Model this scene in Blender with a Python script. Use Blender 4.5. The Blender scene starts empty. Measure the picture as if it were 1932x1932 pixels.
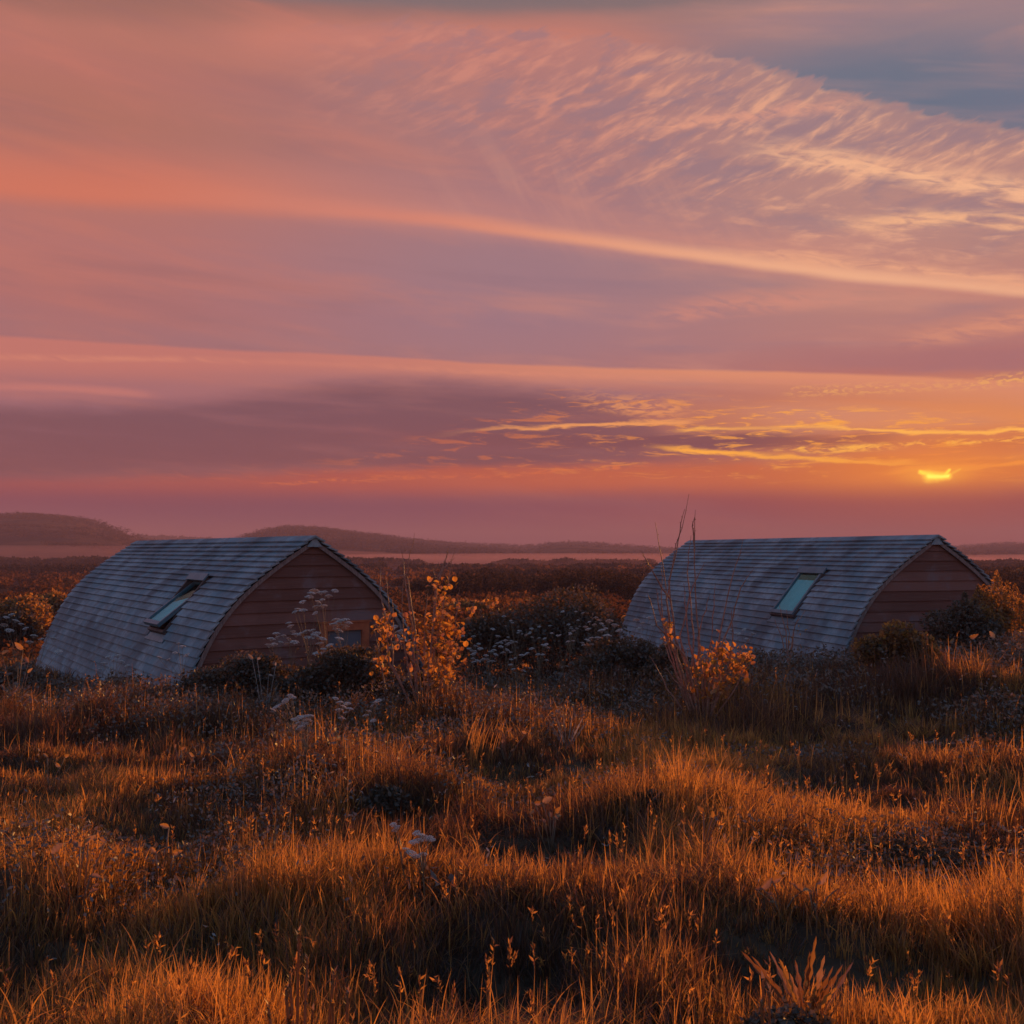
import bpy, math, random
import numpy as np
from mathutils import Vector, Matrix, Euler
R = math.radians
random.seed(7)
rng = np.random.default_rng(7)
sc = bpy.context.scene
C = sc.collection

# ------------------------------------------------------------------ camera
EYE = 1.6
F = 1803.0                      # focal length in units of a 1932 px wide frame
HORIZON = 1038.2
PITCH = math.atan((HORIZON - 966) / F)
cam_d = bpy.data.cameras.new('camera')
cam = bpy.data.objects.new('camera', cam_d)
C.objects.link(cam)
cam.location = (0, 0, EYE)
cam.rotation_euler = (math.pi / 2 + PITCH, 0, 0)
cam_d.sensor_width = 36
cam_d.lens = 36 * F / 1932
cam_d.clip_start = 0.05
cam_d.clip_end = 20000
sc.camera = cam

def ray(px, py):
    x = (px - 966) / F
    z = (966 - py) / F
    return Vector((x, math.cos(PITCH) - z * math.sin(PITCH), math.sin(PITCH) + z * math.cos(PITCH)))
def at(px, py, Y):
    d = ray(px, py)
    return Vector((0, 0, EYE)) + d * (Y / d.y)
def sky_ang(px, py):
    d = ray(px, py)
    return math.degrees(math.atan2(d.x, d.y)), math.degrees(math.atan2(d.z, math.hypot(d.x, d.y)))

# ------------------------------------------------------------------ sun
SUN_AZ, SUN_EL = 27.0, 8.0
sun_d = bpy.data.lights.new('sun', 'SUN')
sun_d.energy = 5.0
sun_d.angle = R(0.8)
sun_d.color = (1.0, 0.40, 0.09)
sun = bpy.data.objects.new('sun', sun_d)
C.objects.link(sun)
sdir = Vector((math.sin(R(SUN_AZ)) * math.cos(R(SUN_EL)), math.cos(R(SUN_AZ)) * math.cos(R(SUN_EL)), math.sin(R(SUN_EL))))
sun.rotation_euler = (-sdir).to_track_quat('-Z', 'Y').to_euler()
sun.location = (0, 0, 30)

# ------------------------------------------------------------------ node expression helper
def lin(c):
    return tuple(((v / 255) / 12.92 if v / 255 <= .04045 else ((v / 255 + .055) / 1.055) ** 2.4) for v in c)
class G:
    def __init__(s, nt): s.nt = nt
    def node(s, t, **k):
        n = s.nt.nodes.new(t)
        for a, b in k.items(): setattr(n, a, b)
        return n
    def put(s, sock, v):
        if isinstance(v, bpy.types.NodeSocket): s.nt.links.new(v, sock)
        elif isinstance(v, (tuple, list)) and len(v) == 3 and sock.type == 'RGBA': sock.default_value = (*v, 1)
        else: sock.default_value = v
    def m(s, op, a, b=0.0, c=0.0, clamp=False):
        n = s.node('ShaderNodeMath', operation=op, use_clamp=clamp)
        s.put(n.inputs[0], a); s.put(n.inputs[1], b); s.put(n.inputs[2], c)
        return n.outputs[0]
    def add(s, a, b): return s.m('ADD', a, b)
    def sub(s, a, b): return s.m('SUBTRACT', a, b)
    def mul(s, a, b): return s.m('MULTIPLY', a, b)
    def div(s, a, b): return s.m('DIVIDE', a, b)
    def ss(s, x, lo, hi, a=0.0, b=1.0):
        n = s.node('ShaderNodeMapRange', interpolation_type='SMOOTHSTEP')
        s.put(n.inputs[0], x); s.put(n.inputs[1], lo); s.put(n.inputs[2], hi); s.put(n.inputs[3], a); s.put(n.inputs[4], b)
        return n.outputs[0]
    def lr(s, x, lo, hi, a=0.0, b=1.0):
        n = s.node('ShaderNodeMapRange')
        s.put(n.inputs[0], x); s.put(n.inputs[1], lo); s.put(n.inputs[2], hi); s.put(n.inputs[3], a); s.put(n.inputs[4], b)
        return n.outputs[0]
    def mix(s, f, a, b, mode='MIX'):
        n = s.node('ShaderNodeMix', data_type='RGBA', blend_type=mode)
        s.put(n.inputs[0], f); s.put(n.inputs[6], a); s.put(n.inputs[7], b)
        return n.outputs[2]
    def xyz(s, x, y, z):
        n = s.node('ShaderNodeCombineXYZ')
        s.put(n.inputs[0], x); s.put(n.inputs[1], y); s.put(n.inputs[2], z)
        return n.outputs[0]
    def noise(s, vec, scale=1.0, detail=3.0, rough=.5, dist=0.0, col=False):
        n = s.node('ShaderNodeTexNoise')
        s.put(n.inputs['Vector'], vec)
        n.inputs['Scale'].default_value = scale; n.inputs['Detail'].default_value = detail
        n.inputs['Roughness'].default_value = rough; n.inputs['Distortion'].default_value = dist
        return n.outputs[1 if col else 0]
    def ramp(s, x, stops, interp='LINEAR'):
        n = s.node('ShaderNodeValToRGB')
        s.put(n.inputs[0], x)
        cr = n.color_ramp; cr.interpolation = interp
        while len(cr.elements) < len(stops): cr.elements.new(.5)
        for e, (p, c) in zip(cr.elements, stops):
            e.position = p; e.color = (*c, 1)
        return n.outputs[0]
    def curve(s, x, pts):           # float curve on 0..1
        n = s.node('ShaderNodeFloatCurve')
        c = n.mapping.curves[0]
        while len(c.points) < len(pts): c.points.new(.5, .5)
        for p, (u, v) in zip(c.points, pts):
            p.location = (u, v); p.handle_type = 'AUTO_CLAMPED'
        n.mapping.use_clip = False
        n.mapping.update()
        s.put(n.inputs[1], x)
        return n.outputs[0]

# ------------------------------------------------------------------ world: sunset sky
AZ0, AZ1, EMAX = -32.0, 32.0, 36.0
world = bpy.data.worlds.new('World')
sc.world = world
world.use_nodes = True
wt = world.node_tree
wt.nodes.clear()
g = G(wt)
tc = g.node('ShaderNodeTexCoord')
sx = g.node('ShaderNodeSeparateXYZ')
wt.links.new(tc.outputs['Generated'], sx.inputs[0])
X_, Y_, Z_ = sx.outputs
A = g.mul(g.m('ARCTAN2', X_, Y_), 180 / math.pi)
E = g.mul(g.m('ARCSINE', Z_), 180 / math.pi)
An = g.lr(A, AZ0, AZ1)
def cpts(px):
    out = []
    for x, y in px:
        a, e = sky_ang(x, y)
        out.append(((a - AZ0) / (AZ1 - AZ0), max(e, 0) / EMAX))
    return out
def ecurve(px):                   # elevation (deg) of a cloud edge as a function of azimuth
    return g.mul(g.curve(An, cpts(px)), EMAX)
def icurve(pts):                  # intensity as a function of frame x
    o = []
    for x, v in pts:
        a, _ = sky_ang(x, 700)
        o.append(((a - AZ0) / (AZ1 - AZ0), v))
    return g.curve(An, o)
DEG = 180 / math.pi / F           # degrees per pixel
# warps
vec = g.xyz(g.mul(A, .05), g.mul(E, .16), 0.0)
warp = g.sub(g.noise(vec, 1.3, 4, .55), .5)
vecf = g.xyz(g.mul(A, .22), g.mul(E, 1.1), 3.0)
warpf = g.sub(g.noise(vecf, 1.0, 5, .6), .5)
Ew = g.add(E, g.add(g.mul(warp, 1.2), g.mul(warpf, .35)))
Es = g.add(E, g.add(g.mul(warp, .5), g.mul(warpf, .16)))

def column(stops, px):
    st = []
    for v, c in stops:
        e = sky_ang(px, v)[1]
        st.append((min(max(e / EMAX, 0), 1), lin(c)))
    st.sort(key=lambda t: t[0])
    return g.ramp(g.div(Ew, EMAX), st)
colL = column([(0,(158,106,98)),(110,(186,114,104)),(210,(178,112,100)),(330,(190,116,104)),(450,(180,114,112)),(560,(180,112,110)),(620,(168,112,116)),(700,(176,112,114)),(770,(166,110,120)),(860,(138,88,98)),(905,(146,86,94)),(945,(160,86,88)),(985,(136,86,98)),(1030,(142,90,102))], 100)
colM = column([(0,(140,110,110)),(90,(184,120,112)),(200,(166,118,120)),(300,(174,120,122)),(400,(166,120,128)),(500,(163,122,132)),(600,(162,120,132)),(660,(168,120,128)),(750,(172,110,112)),(810,(160,92,96)),(860,(148,88,94)),(905,(165,90,85)),(945,(148,88,96)),(1030,(158,92,100))], 966)
colR = column([(0,(165,130,132)),(90,(150,126,136)),(160,(122,118,138)),(240,(116,116,138)),(300,(172,132,132)),(400,(184,134,130)),(500,(190,134,124)),(620,(190,126,120)),(690,(190,115,108)),(755,(232,140,94)),(800,(244,150,92)),(840,(220,116,80)),(870,(222,118,66)),(905,(222,106,46)),(935,(196,86,56)),(960,(160,78,76)),(1030,(172,86,84))], 1800)
aL, aM, aR = sky_ang(100, 700)[0], sky_ang(966, 700)[0], sky_ang(1800, 700)[0]
sky = g.mix(g.ss(A, aL, aM), colL, colM)
sky = g.mix(g.ss(A, aM, aR), sky, colR)

def layer(sky, mask, col):
    return g.mix(g.m('MINIMUM', mask, 1.0), sky, col)
def band(top, bot, wt_, wb_, e=None):         # soft band between two edges; widths in px
    e = Es if e is None else e
    up = g.ss(g.sub(e, ecurve(top)), -wt_ * DEG, wt_ * DEG, 1.0, 0.0)
    dn = g.ss(g.sub(e, ecurve(bot)), -wb_ * DEG, wb_ * DEG)
    return g.mul(up, dn)
# fine streaky texture running slightly down to the right
sA = g.add(g.mul(A, .9), 0.0)
def streak_noise(kx, ky, slope, seed, detail=5, rough=.55, dist=.4):
    e2 = g.add(E, g.mul(A, slope))
    return g.noise(g.xyz(g.mul(A, kx), g.mul(e2, ky), seed), 1.0, detail, rough, dist)
n1 = streak_noise(.07, .45, .10, 1.0)
sky = g.mix(g.mul(g.ss(n1, .45, .72), .42), sky, g.mix(g.ss(A, -20, 20), lin((205,120,105)), lin((222,150,130))))
n2 = streak_noise(.06, .6, .06, 8.0)
sky = g.mix(g.mul(g.ss(n2, .48, .75), .40), sky, g.mix(g.ss(A, -20, 20), lin((150,102,108)), lin((138,118,138))))
# blue opening at upper right
bl = band([(0,0),(900,20),(1150,85),(1400,90),(1600,75),(1932,60)], [(0,0),(900,40),(1150,105),(1400,140),(1560,190),(1700,232),(1932,262)], 55, 26, Ew)
sky = layer(sky, g.mul(g.mul(bl, icurve([(0,0),(1080,0),(1250,.45),(1450,.85),(1650,1),(1932,.7)])), .92), lin((102,113,134)))
sky = layer(sky, g.mul(g.mul(bl, g.mul(icurve([(0,0),(1100,0),(1400,.6),(1932,1)]), g.ss(streak_noise(.07, .7, .22, 4.4, 3), .5, .72))), .38), lin((176,138,138)))
# top dark cap
cap = g.ss(g.sub(Es, ecurve([(0,-60),(300,-20),(520,5),(800,20),(980,26),(1200,22),(1400,6),(1600,-15),(1932,-60)])), -6*DEG, 14*DEG)
sky = layer(sky, g.mul(cap, .75), lin((128,110,114)))
# pink upper bank
bk = band([(0,20),(300,30),(700,48),(966,35),(1300,60),(1932,200)], [(0,70),(300,110),(700,120),(966,130),(1300,120),(1932,260)], 30, 45, Ew)
sky = layer(sky, g.mul(bk, icurve([(0,.35),(300,.35),(600,.8),(966,.7),(1200,.35),(1400,0),(1932,0)])), lin((212,128,112)))
# rippled cirrus, edged sharply above
ct = [(0,60),(500,70),(800,40),(1000,60),(1250,85),(1400,112),(1520,150),(1640,188),(1740,212),(1840,232),(1932,246)]
cb = [(0,150),(500,190),(800,250),(1000,310),(1250,380),(1450,440),(1700,470),(1932,480)]
rip_e = g.add(g.mul(E, .55), g.mul(A, .10))
ra = g.add(g.mul(A, .94), g.mul(E, .34)); re = g.sub(g.mul(E, .94), g.mul(A, .34))     # filaments rise to the right
rc = g.sub(g.mul(A, .985), g.mul(E, .14)); rb = g.add(g.mul(E, .985), g.mul(A, .14))     # lower down they fall to the right
wlo = g.ss(E, 21.5, 17.5)
def twin(ka, ke, sd, det, ro, di):
    a1 = g.noise(g.xyz(g.mul(ra, ka), g.mul(re, ke), sd), 1.0, det, ro, di)
    a2 = g.noise(g.xyz(g.mul(rc, ka), g.mul(rb, ke), sd + 3), 1.0, det, ro, di)
    return g.add(g.mul(a1, g.sub(1.0, wlo)), g.mul(a2, wlo))
rip = twin(.24, 1.0, 2.0, 7, .60, .6)
rip2 = twin(.6, 2.3, 5.0, 5, .55, .5)
Er = g.add(E, g.add(g.mul(g.sub(rip, .5), 2.2), g.mul(g.sub(rip2, .5), 1.4)))
cir = band(ct, cb, 9, 70, Er)
inten = icurve([(0,0),(420,0),(650,.35),(966,.75),(1250,.9),(1932,1)])
cir = g.mul(cir, inten)
sky = layer(sky, g.mul(cir, .75), g.mix(g.ss(A, -2, 22), lin((178,122,122)), lin((186,136,130))))
tex = g.ss(g.add(g.mul(rip, .6), g.mul(rip2, .4)), .46, .66)
sky = layer(sky, g.mul(g.mul(cir, tex), .8), g.mix(g.ss(A, -2, 22), lin((222,142,124)), lin((250,178,142))))
dk = g.ss(g.add(g.mul(rip, .5), g.mul(streak_noise(.2, .8, .05, 6.1), .5)), .52, .40)
sky = layer(sky, g.mul(g.mul(cir, dk), .45), lin((136,116,134)))
# bright core ribbons of the cirrus at right
def ribbon(sky, pts, up, dn, col, inten, e=None, nz=None, amt=1.0):
    e = Es if e is None else e
    d = g.sub(e, ecurve(pts))
    a = g.ss(d, 0, up * DEG, 1.0, 0.0)
    b = g.ss(d, -dn * DEG, 0)
    m = g.mul(g.mul(a, b), icurve(inten))
    if nz is not None: m = g.mul(m, nz)
    return layer(sky, g.mul(m, amt), col)
fr = g.ss(g.noise(g.xyz(g.mul(A, .5), g.add(g.mul(E, 2.2), g.mul(A, .4)), 9.0), 1.0, 6, .6, .6), .30, .62)
Em = g.add(E, g.add(g.mul(g.sub(rip, .5), 1.3), g.mul(warpf, .25)))
sky = ribbon(sky, [(0,330),(900,280),(1400,285),(1600,310),(1750,335),(1932,360)], 34, 26, lin((252,184,146)), [(0,0),(1300,0),(1500,.75),(1700,.95),(1932,.95)], Em, fr)
sky = ribbon(sky, [(0,400),(1350,420),(1650,418),(1800,412),(1932,418)], 20, 24, lin((252,182,140)), [(0,0),(1500,0),(1650,.7),(1800,.95),(1932,.9)], Em, fr)
sky = ribbon(sky, [(0,400),(1000,250),(1250,235),(1450,212),(1600,195),(1932,180)], 16, 20, lin((238,160,134)), [(0,0),(1150,0),(1350,.7),(1580,.6),(1680,0),(1932,0)], Em, fr)
# fan of veils hanging below the cirrus
veil = g.noise(g.xyz(g.add(g.mul(A, .55), g.mul(E, .35)), g.mul(E, .13), 7.0), 1.0, 5, .55, .5)
vb = band([(0,200),(800,250),(1200,320),(1932,430)], [(0,300),(800,420),(1200,480),(1932,560)], 50, 50, Ew)
sky = layer(sky, g.mul(g.mul(g.mul(vb, icurve([(0,0),(700,0),(1000,.6),(1400,.6),(1600,.25),(1932,.1)])), g.ss(veil, .44, .66)), .45), lin((214,148,132)))
# long contrail-like streak
st = [(0,352),(250,368),(500,385),(750,408),(966,434),(1200,468),(1450,500),(1700,526),(1932,548)]
sky = ribbon(sky, st, 95, 34, g.mix(g.ss(A, -25, 0), lin((214,118,96)), lin((222,140,122))), [(0,.95),(300,.9),(600,.6),(966,.35),(1400,.3),(1932,.3)])
sky = ribbon(sky, st, 24, 16, g.mix(g.ss(A, -10, 20), lin((222,132,112)), lin((248,178,142))), [(0,0),(450,.15),(800,.75),(1200,.95),(1932,.95)], None, None)
sky = ribbon(sky, [(0,352),(1200,460),(1450,482),(1700,506),(1932,530)], 20, 24, lin((246,172,136)), [(0,0),(1250,0),(1500,.7),(1932,.9)], Em, fr)
# pink wisps, right middle
sky = ribbon(sky, [(0,560),(966,620),(1250,602),(1400,580),(1600,560),(1932,540)], 40, 26, lin((222,142,124)), [(0,0),(1150,0),(1350,.65),(1550,.5),(1700,.2),(1932,.1)], Ew, fr)
sky = ribbon(sky, [(0,660),(1600,664),(1750,640),(1932,610)], 40, 24, lin((232,150,120)), [(0,0),(1600,0),(1750,.6),(1932,.8)], Ew, fr)
sky = layer(sky, g.mul(band([(0,600),(1300,640),(1700,650),(1932,655)], [(0,680),(1300,680),(1700,695),(1932,700)], 14, 10, Ew), icurve([(0,0),(1300,0),(1600,.5),(1932,.7)])), lin((170,112,118)))
# second long band, sharp top edge, soft bottom
b2 = [(0,636),(250,648),(500,662),(750,676),(966,688),(1200,696),(1500,702),(1932,718)]
b2b = [(0,705),(250,708),(500,705),(750,708),(966,716),(1200,722),(1500,730),(1932,748)]
sky = layer(sky, g.mul(band(b2, b2b, 4, 22), icurve([(0,.8),(500,.75),(966,.8),(1400,.85),(1932,.8)])), g.mix(g.ss(A, -20, 20), lin((208,122,110)), lin((238,150,112))))
sky = ribbon(sky, [(0,676),(500,682),(966,706),(1300,716),(1932,728)], 10, 8, lin((226,140,116)), [(0,.5),(300,.6),(600,.2),(900,.6),(1300,.6),(1932,.4)], Es, fr)
sky = ribbon(sky, [(0,730),(150,735),(290,748),(400,760),(1932,900)], 14, 10, lin((206,124,116)), [(0,.7),(150,.8),(270,.6),(330,0),(1932,0)])
# the long purple cloud
pt = [(0,770),(180,768),(300,762),(420,754),(520,742),(650,728),(800,722),(966,732),(1120,756),(1200,780),(1260,812),(1500,822),(1932,826)]
pb = [(0,902),(300,896),(600,888),(900,884),(1100,876),(1250,862),(1400,850),(1700,848),(1932,846)]
Ep = g.add(E, g.add(g.mul(g.sub(g.noise(g.xyz(g.mul(A, .35), g.mul(E, 1.8), 6.6), 1.0, 6, .62, .5), .5), .75), g.mul(warp, .12)))
pm = g.ss(g.noise(g.xyz(g.mul(A, .07), g.add(g.mul(E, .9), g.mul(A, .03)), 21.0), 1.0, 5, .55, .3), .30, .56, .62, 1.0)
sky = layer(sky, g.mul(g.mul(band(pt, pb, 24, 22, Ep), pm), icurve([(0,.9),(966,.9),(1150,.85),(1250,.75),(1500,.7),(1650,.6),(1800,.5),(1932,.35)])), g.mix(g.ss(E, 4.3, 9.0), lin((126,78,86)), lin((118,80,92))))
ob = band([(0,905),(400,898),(700,886),(1000,880),(1932,860)], [(0,946),(500,942),(900,938),(1300,930),(1932,925)], 12, 22, Ep)
sky = layer(sky, g.mul(ob, icurve([(0,.6),(400,.7),(800,.85),(1300,.8),(1932,.5)])), g.mix(g.ss(A, -14, 12), lin((190,84,66)), lin((222,104,56))))
db = band([(0,790),(700,815),(900,818),(1200,822),(1500,822),(1700,822),(1932,815)], [(0,800),(700,840),(1000,846),(1300,848),(1550,842),(1700,836),(1932,825)], 5, 8, Ep)
sky = layer(sky, g.mul(db, icurve([(0,0),(700,.2),(950,.7),(1500,.85),(1660,.6),(1760,0),(1932,0)])), lin((126,76,84)))
# orange edge of the purple cloud and filaments
hot = g.noise(g.xyz(g.mul(A, .42), g.add(g.mul(E, 3.0), g.mul(A, .04)), 12.0), 1.0, 7, .62, .8)
hotb = band([(0,870),(500,880),(900,790),(1000,740),(1932,790)], [(0,925),(600,920),(1100,905),(1932,910)], 16, 12, Ep)
sky = layer(sky, g.mul(g.mul(g.mul(hotb, icurve([(0,.05),(400,.3),(700,.5),(1100,.75),(1500,1),(1932,1)])), g.ss(hot, .52, .66)), .85), g.mix(g.ss(A, -5, 22), lin((222,112,66)), (1.2, .46, .05)))
sky = ribbon(sky, [(0,1000),(900,812),(1000,806),(1150,800),(1310,796),(1932,760)], 7, 5, (1.05, .38, .11), [(0,0),(760,0),(950,.6),(1150,.95),(1290,.8),(1340,0),(1932,0)], Ep)
cf = g.ss(g.noise(g.xyz(g.mul(A, 1.1), g.mul(E, 4.0), 4.0), 1.0, 5, .6, .8), .42, .62)
sky = ribbon(sky, [(0,800),(1000,745),(1150,765),(1250,775),(1400,760),(1932,760)], 36, 22, lin((242,152,96)), [(0,0),(1020,0),(1120,.6),(1230,.9),(1300,.4),(1370,0),(1932,0)], Es, cf)
cf2 = g.ss(g.noise(g.xyz(g.mul(A, 2.2), g.mul(E, 5.5), 14.0), 1.0, 4, .6, .5), .46, .6)
sky = ribbon(sky, [(0,700),(1400,742),(1500,740),(1700,732),(1800,726),(1932,712)], 16, 16, lin((250,172,100)), [(0,0),(1460,0),(1520,.7),(1680,.6),(1760,.4),(1840,.8),(1932,1)], Es, cf2)
# glow around the sun and brilliant filaments
sa, se = sky_ang(1765, 896)
dx = g.mul(g.sub(A, sa), .33); dy = g.sub(E, se)
r2 = g.m('SQRT', g.add(g.mul(dx, dx), g.mul(dy, dy)))
sky = layer(sky, g.mul(g.ss(r2, 4.4, .2), .78), lin((250,134,44)))
sky = ribbon(sky, [(0,800),(1240,846),(1400,858),(1550,866),(1700,874),(1932,860)], 8, 6, (1.3, .50, .045), [(0,0),(1200,0),(1320,1),(1500,.85),(1680,.9),(1760,.2),(1932,.2)], Ep)
sky = ribbon(sky, [(0,850),(1100,812),(1300,812),(1500,806),(1700,816),(1932,812)], 6, 5, (1.3, .56, .08), [(0,0),(1250,0),(1330,.7),(1450,.4),(1640,.9),(1932,1)], Ep)
sky = ribbon(sky, [(0,850),(1300,862),(1450,850),(1600,846),(1750,838),(1932,828)], 9, 7, (1.35, .60, .07), [(0,0),(1350,0),(1480,.6),(1640,.9),(1800,.9),(1932,1)], Ep, cf)
sky = ribbon(sky, [(0,950),(500,912),(600,908),(760,902),(950,898),(1100,884),(1932,850)], 8, 6, lin((240,120,60)), [(0,0),(440,0),(560,.7),(800,.45),(1000,.6),(1160,.8),(1260,0),(1932,0)], Ep, cf)
sky = ribbon(sky, [(0,900),(1600,905),(1720,886),(1800,884),(1932,872)], 9, 7, (1.3, .42, .03), [(0,0),(1640,0),(1720,.9),(1932,.8)], Ep)
# the sun itself, cut into a ragged shape by cloud
wx = g.mul(g.sub(g.noise(g.xyz(g.mul(A, 1.6), g.mul(E, 3.2), 31.0), 1.0, 4, .6, .3), .5), .26)
dxs = g.add(g.sub(A, sa), wx); dys = g.add(dy, g.mul(wx, .55))
def seg(ax, ay, bx, by):
    vx_, vy_ = bx - ax, by - ay; L2 = vx_ * vx_ + vy_ * vy_
    px_, py_ = g.sub(dxs, ax), g.sub(dys, ay)
    t = g.m('MULTIPLY', g.add(g.mul(px_, vx_), g.mul(py_, vy_)), 1 / L2, clamp=True)
    ex, ey = g.sub(px_, g.mul(t, vx_)), g.sub(py_, g.mul(t, vy_))
    return g.m('SQRT', g.add(g.mul(ex, ex), g.mul(ey, ey))), t
d1, t1 = seg(.05, -.10, -.78, .20)
d2, t2 = seg(-.35, -.08, .62, -.10)
d3, t3 = seg(.40, -.10, .68, .24)
d4, t4 = seg(.45, -.14, 1.25, .28)
def tap(d, t, w0, w1): return g.ss(g.div(d, g.add(w0 * 1.45, g.mul(t, (w1 - w0) * 1.25))), 1.0, .05)
sunm = g.m('MAXIMUM', g.m('MAXIMUM', tap(d1, t1, .30, .08), tap(d2, t2, .34, .18)), g.m('MAXIMUM', tap(d3, t3, .17, .07), g.mul(tap(d4, t4, .12, .05), .25)))
sky = layer(sky, g.mul(g.ss(r2, 2.6, .1), .6), (1.15, .30, .03))
sky = layer(sky, g.mul(g.ss(r2, .9, .1), .6), (1.4, .50, .03))
sky = layer(sky, g.mul(sunm, .97), (1.9, 1.05, .07))
sky = layer(sky, g.mul(tap(d2, t2, .14, .06), .8), (2.2, 1.5, .18))
# dull band on the horizon
sky = layer(sky, g.mul(g.ss(E, 4.2, 2.4), .76), g.mix(g.ss(A, -12, 24), lin((104,58,90)), lin((154,62,70))))
sky = g.mix(1.0, sky, (.985, 1.035, 1.0), 'MULTIPLY')
# out of frame: dusk sky behind the camera (Sky Texture, teal-blue)
ns = g.node('ShaderNodeTexSky', sky_type='NISHITA')
ns.sun_disc = False
ns.sun_elevation = R(SUN_EL)
ns.sun_rotation = R(SUN_AZ)
ns.dust_density = 1.5
ns.ozone_density = 3.0
ns.air_density = 1.2
front = g.mul(g.ss(g.m('ABSOLUTE', A), 56, 30), g.ss(E, 44, 31))
dusk = g.mix(1.0, ns.outputs[0], (.170, .228, .248), 'MULTIPLY')
dusk = g.mix(g.ss(E, 6, -4), dusk, (.03, .02, .02))
low = g.mul(g.ss(E, 34, 4), g.ss(g.m('ABSOLUTE', A), 175, 60, .45, 1.0))
dusk = g.mix(g.mul(low, .75), dusk, lin((214,134,122)))
sky = g.mix(front, dusk, sky)
bg = g.node('ShaderNodeBackground')
wt.links.new(sky, bg.inputs[0])
bg.inputs[1].default_value = 1.0
wo = g.node('ShaderNodeOutputWorld')
wt.links.new(bg.outputs[0], wo.inputs[0])

sc.view_settings.view_transform = 'Standard'
sc.view_settings.look = 'None'
sc.view_settings.gamma = 1
sc.view_settings.exposure = 0
sc.render.engine = 'CYCLES'
cy = sc.cycles
cy.max_bounces = 6; cy.diffuse_bounces = 3; cy.glossy_bounces = 3; cy.transmission_bounces = 5
cy.transparent_max_bounces = 8; cy.volume_bounces = 0
cy.use_denoising = True
cy.use_adaptive_sampling = True
cy.sample_clamp_indirect = 4

# ------------------------------------------------------------------ numeric noise and terrain
def hsh(ix, iy, s):
    h = (ix.astype(np.int64) * 374761393 + iy.astype(np.int64) * 668265263 + s * 974634777) & 0x7fffffff
    h = ((h ^ (h >> 13)) * 1274126177) & 0x7fffffff
    h = h ^ (h >> 16)
    return (h & 0xffff) / 65535.0
def vnoise(x, y, s=0):
    x = np.asarray(x, float); y = np.asarray(y, float)
    ix = np.floor(x); iy = np.floor(y); fx = x - ix; fy = y - iy
    fx = fx * fx * (3 - 2 * fx); fy = fy * fy * (3 - 2 * fy)
    a = hsh(ix, iy, s); b = hsh(ix + 1, iy, s); c = hsh(ix, iy + 1, s); d = hsh(ix + 1, iy + 1, s)
    return (a * (1 - fx) + b * fx) * (1 - fy) + (c * (1 - fx) + d * fx) * fy
def fbm(x, y, s=0, o=4):
    v = 0; a = .5; t = 0
    for k in range(o):
        v = v + a * vnoise(x * 2 ** k, y * 2 ** k, s + k); t += a; a *= .5
    return v / t
GY = [-400, -30, 0, 3, 5, 7, 9, 12, 15, 18, 25, 45, 80, 150, 300, 900, 9000]
GZ = [0.6, 0.15, 0.0, 0.0, -.10, -.20, -.30, -.52, -.86, -1.12, -1.5, -2.1, -3.0, -4.3, -5.6, -6.6, -6.6]
MOUNDS = [  # frame x, frame y of the crest, half width px, height m  (tussock banks and hollows)
    (560, 1640, 200, .16), (1000, 1640, 220, .17), (150, 1600, 170, .10), (420, 1860, 210, .12), (900, 1890, 200, .12),
    (1110, 1870, 130, .10), (1450, 1640, 160, .10), (1830, 1690, 190, .13), (1250, 1510, 170, .13), (1700, 1500, 160, .10),
    (620, 1420, 190, .14), (250, 1450, 150, .10), (800, 1470, 110, .08), (430, 1730, 120, -.20), (950, 1760, 170, -.20),
    (1020, 1560, 150, -.15), (780, 1510, 110, -.14), (1400, 1745, 120, -.07), (1560, 1590, 180, -.08), (100, 1740, 160, -.14),
    (300, 1540, 130, -.12), (1620, 1880, 190, .10), (1860, 1860, 140, .10), (1300, 1800, 130, .06)]
MG = []
for mx, my, mw, mh in MOUNDS:
    dpt = (EYE - .25) * F / (my - HORIZON)
    for _ in range(3):
        gz = float(np.interp(dpt, GY, GZ)); dpt = (EYE - gz - .22) * F / (my - HORIZON)
    MG.append(((mx - 966) / F * dpt, dpt, mw / F * dpt, mw / F * dpt * .75 + .15, mh * (1 if mh > 0 else .6)))
def hgt(x, y):
    x = np.asarray(x, float); y = np.asarray(y, float)
    z = np.interp(y, GY, GZ)
    near = np.exp(-np.maximum(np.hypot(x, y) - 10, 0) / 14)
    z = z + near * ((fbm(x * .9 + 40, y * .9 + 12, 3, 3) - .5) * .27 + (fbm(x * 2.6 + 5, y * 2.6, 9, 2) - .5) * .20)
    z = z + .14 * np.clip((x - 3) / 5, 0, 1) * np.exp(-np.maximum(y - 30, 0) / 20)
    z = z + .52 * np.exp(-((x - 7.2) / 4.4) ** 2 - ((y - 13.8) / 3.4) ** 2)      # low bank before the right hut
    for cx, cyy, rx, ry, mh in MG:
        z = z + mh * np.exp(-((x - cx) / rx) ** 2 - ((y - cyy) / ry) ** 2)
    far = np.clip((np.hypot(x, y) - 60) / 200, 0, 1)
    z = z + far * (fbm(x * .006, y * .006, 21, 3) - .5) * 1.6
    return z
def hz(x, y): return float(hgt(np.array([x]), np.array([y]))[0])
def auto_y(px, py, h):            # distance at which a point h above the ground shows at (px, py)
    Y = 6.0
    for _ in range(12): Y = .5 * Y + .5 * (EYE - hz((px - 966) / F * Y, Y) - h) * F / (py - HORIZON)
    return Y

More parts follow.
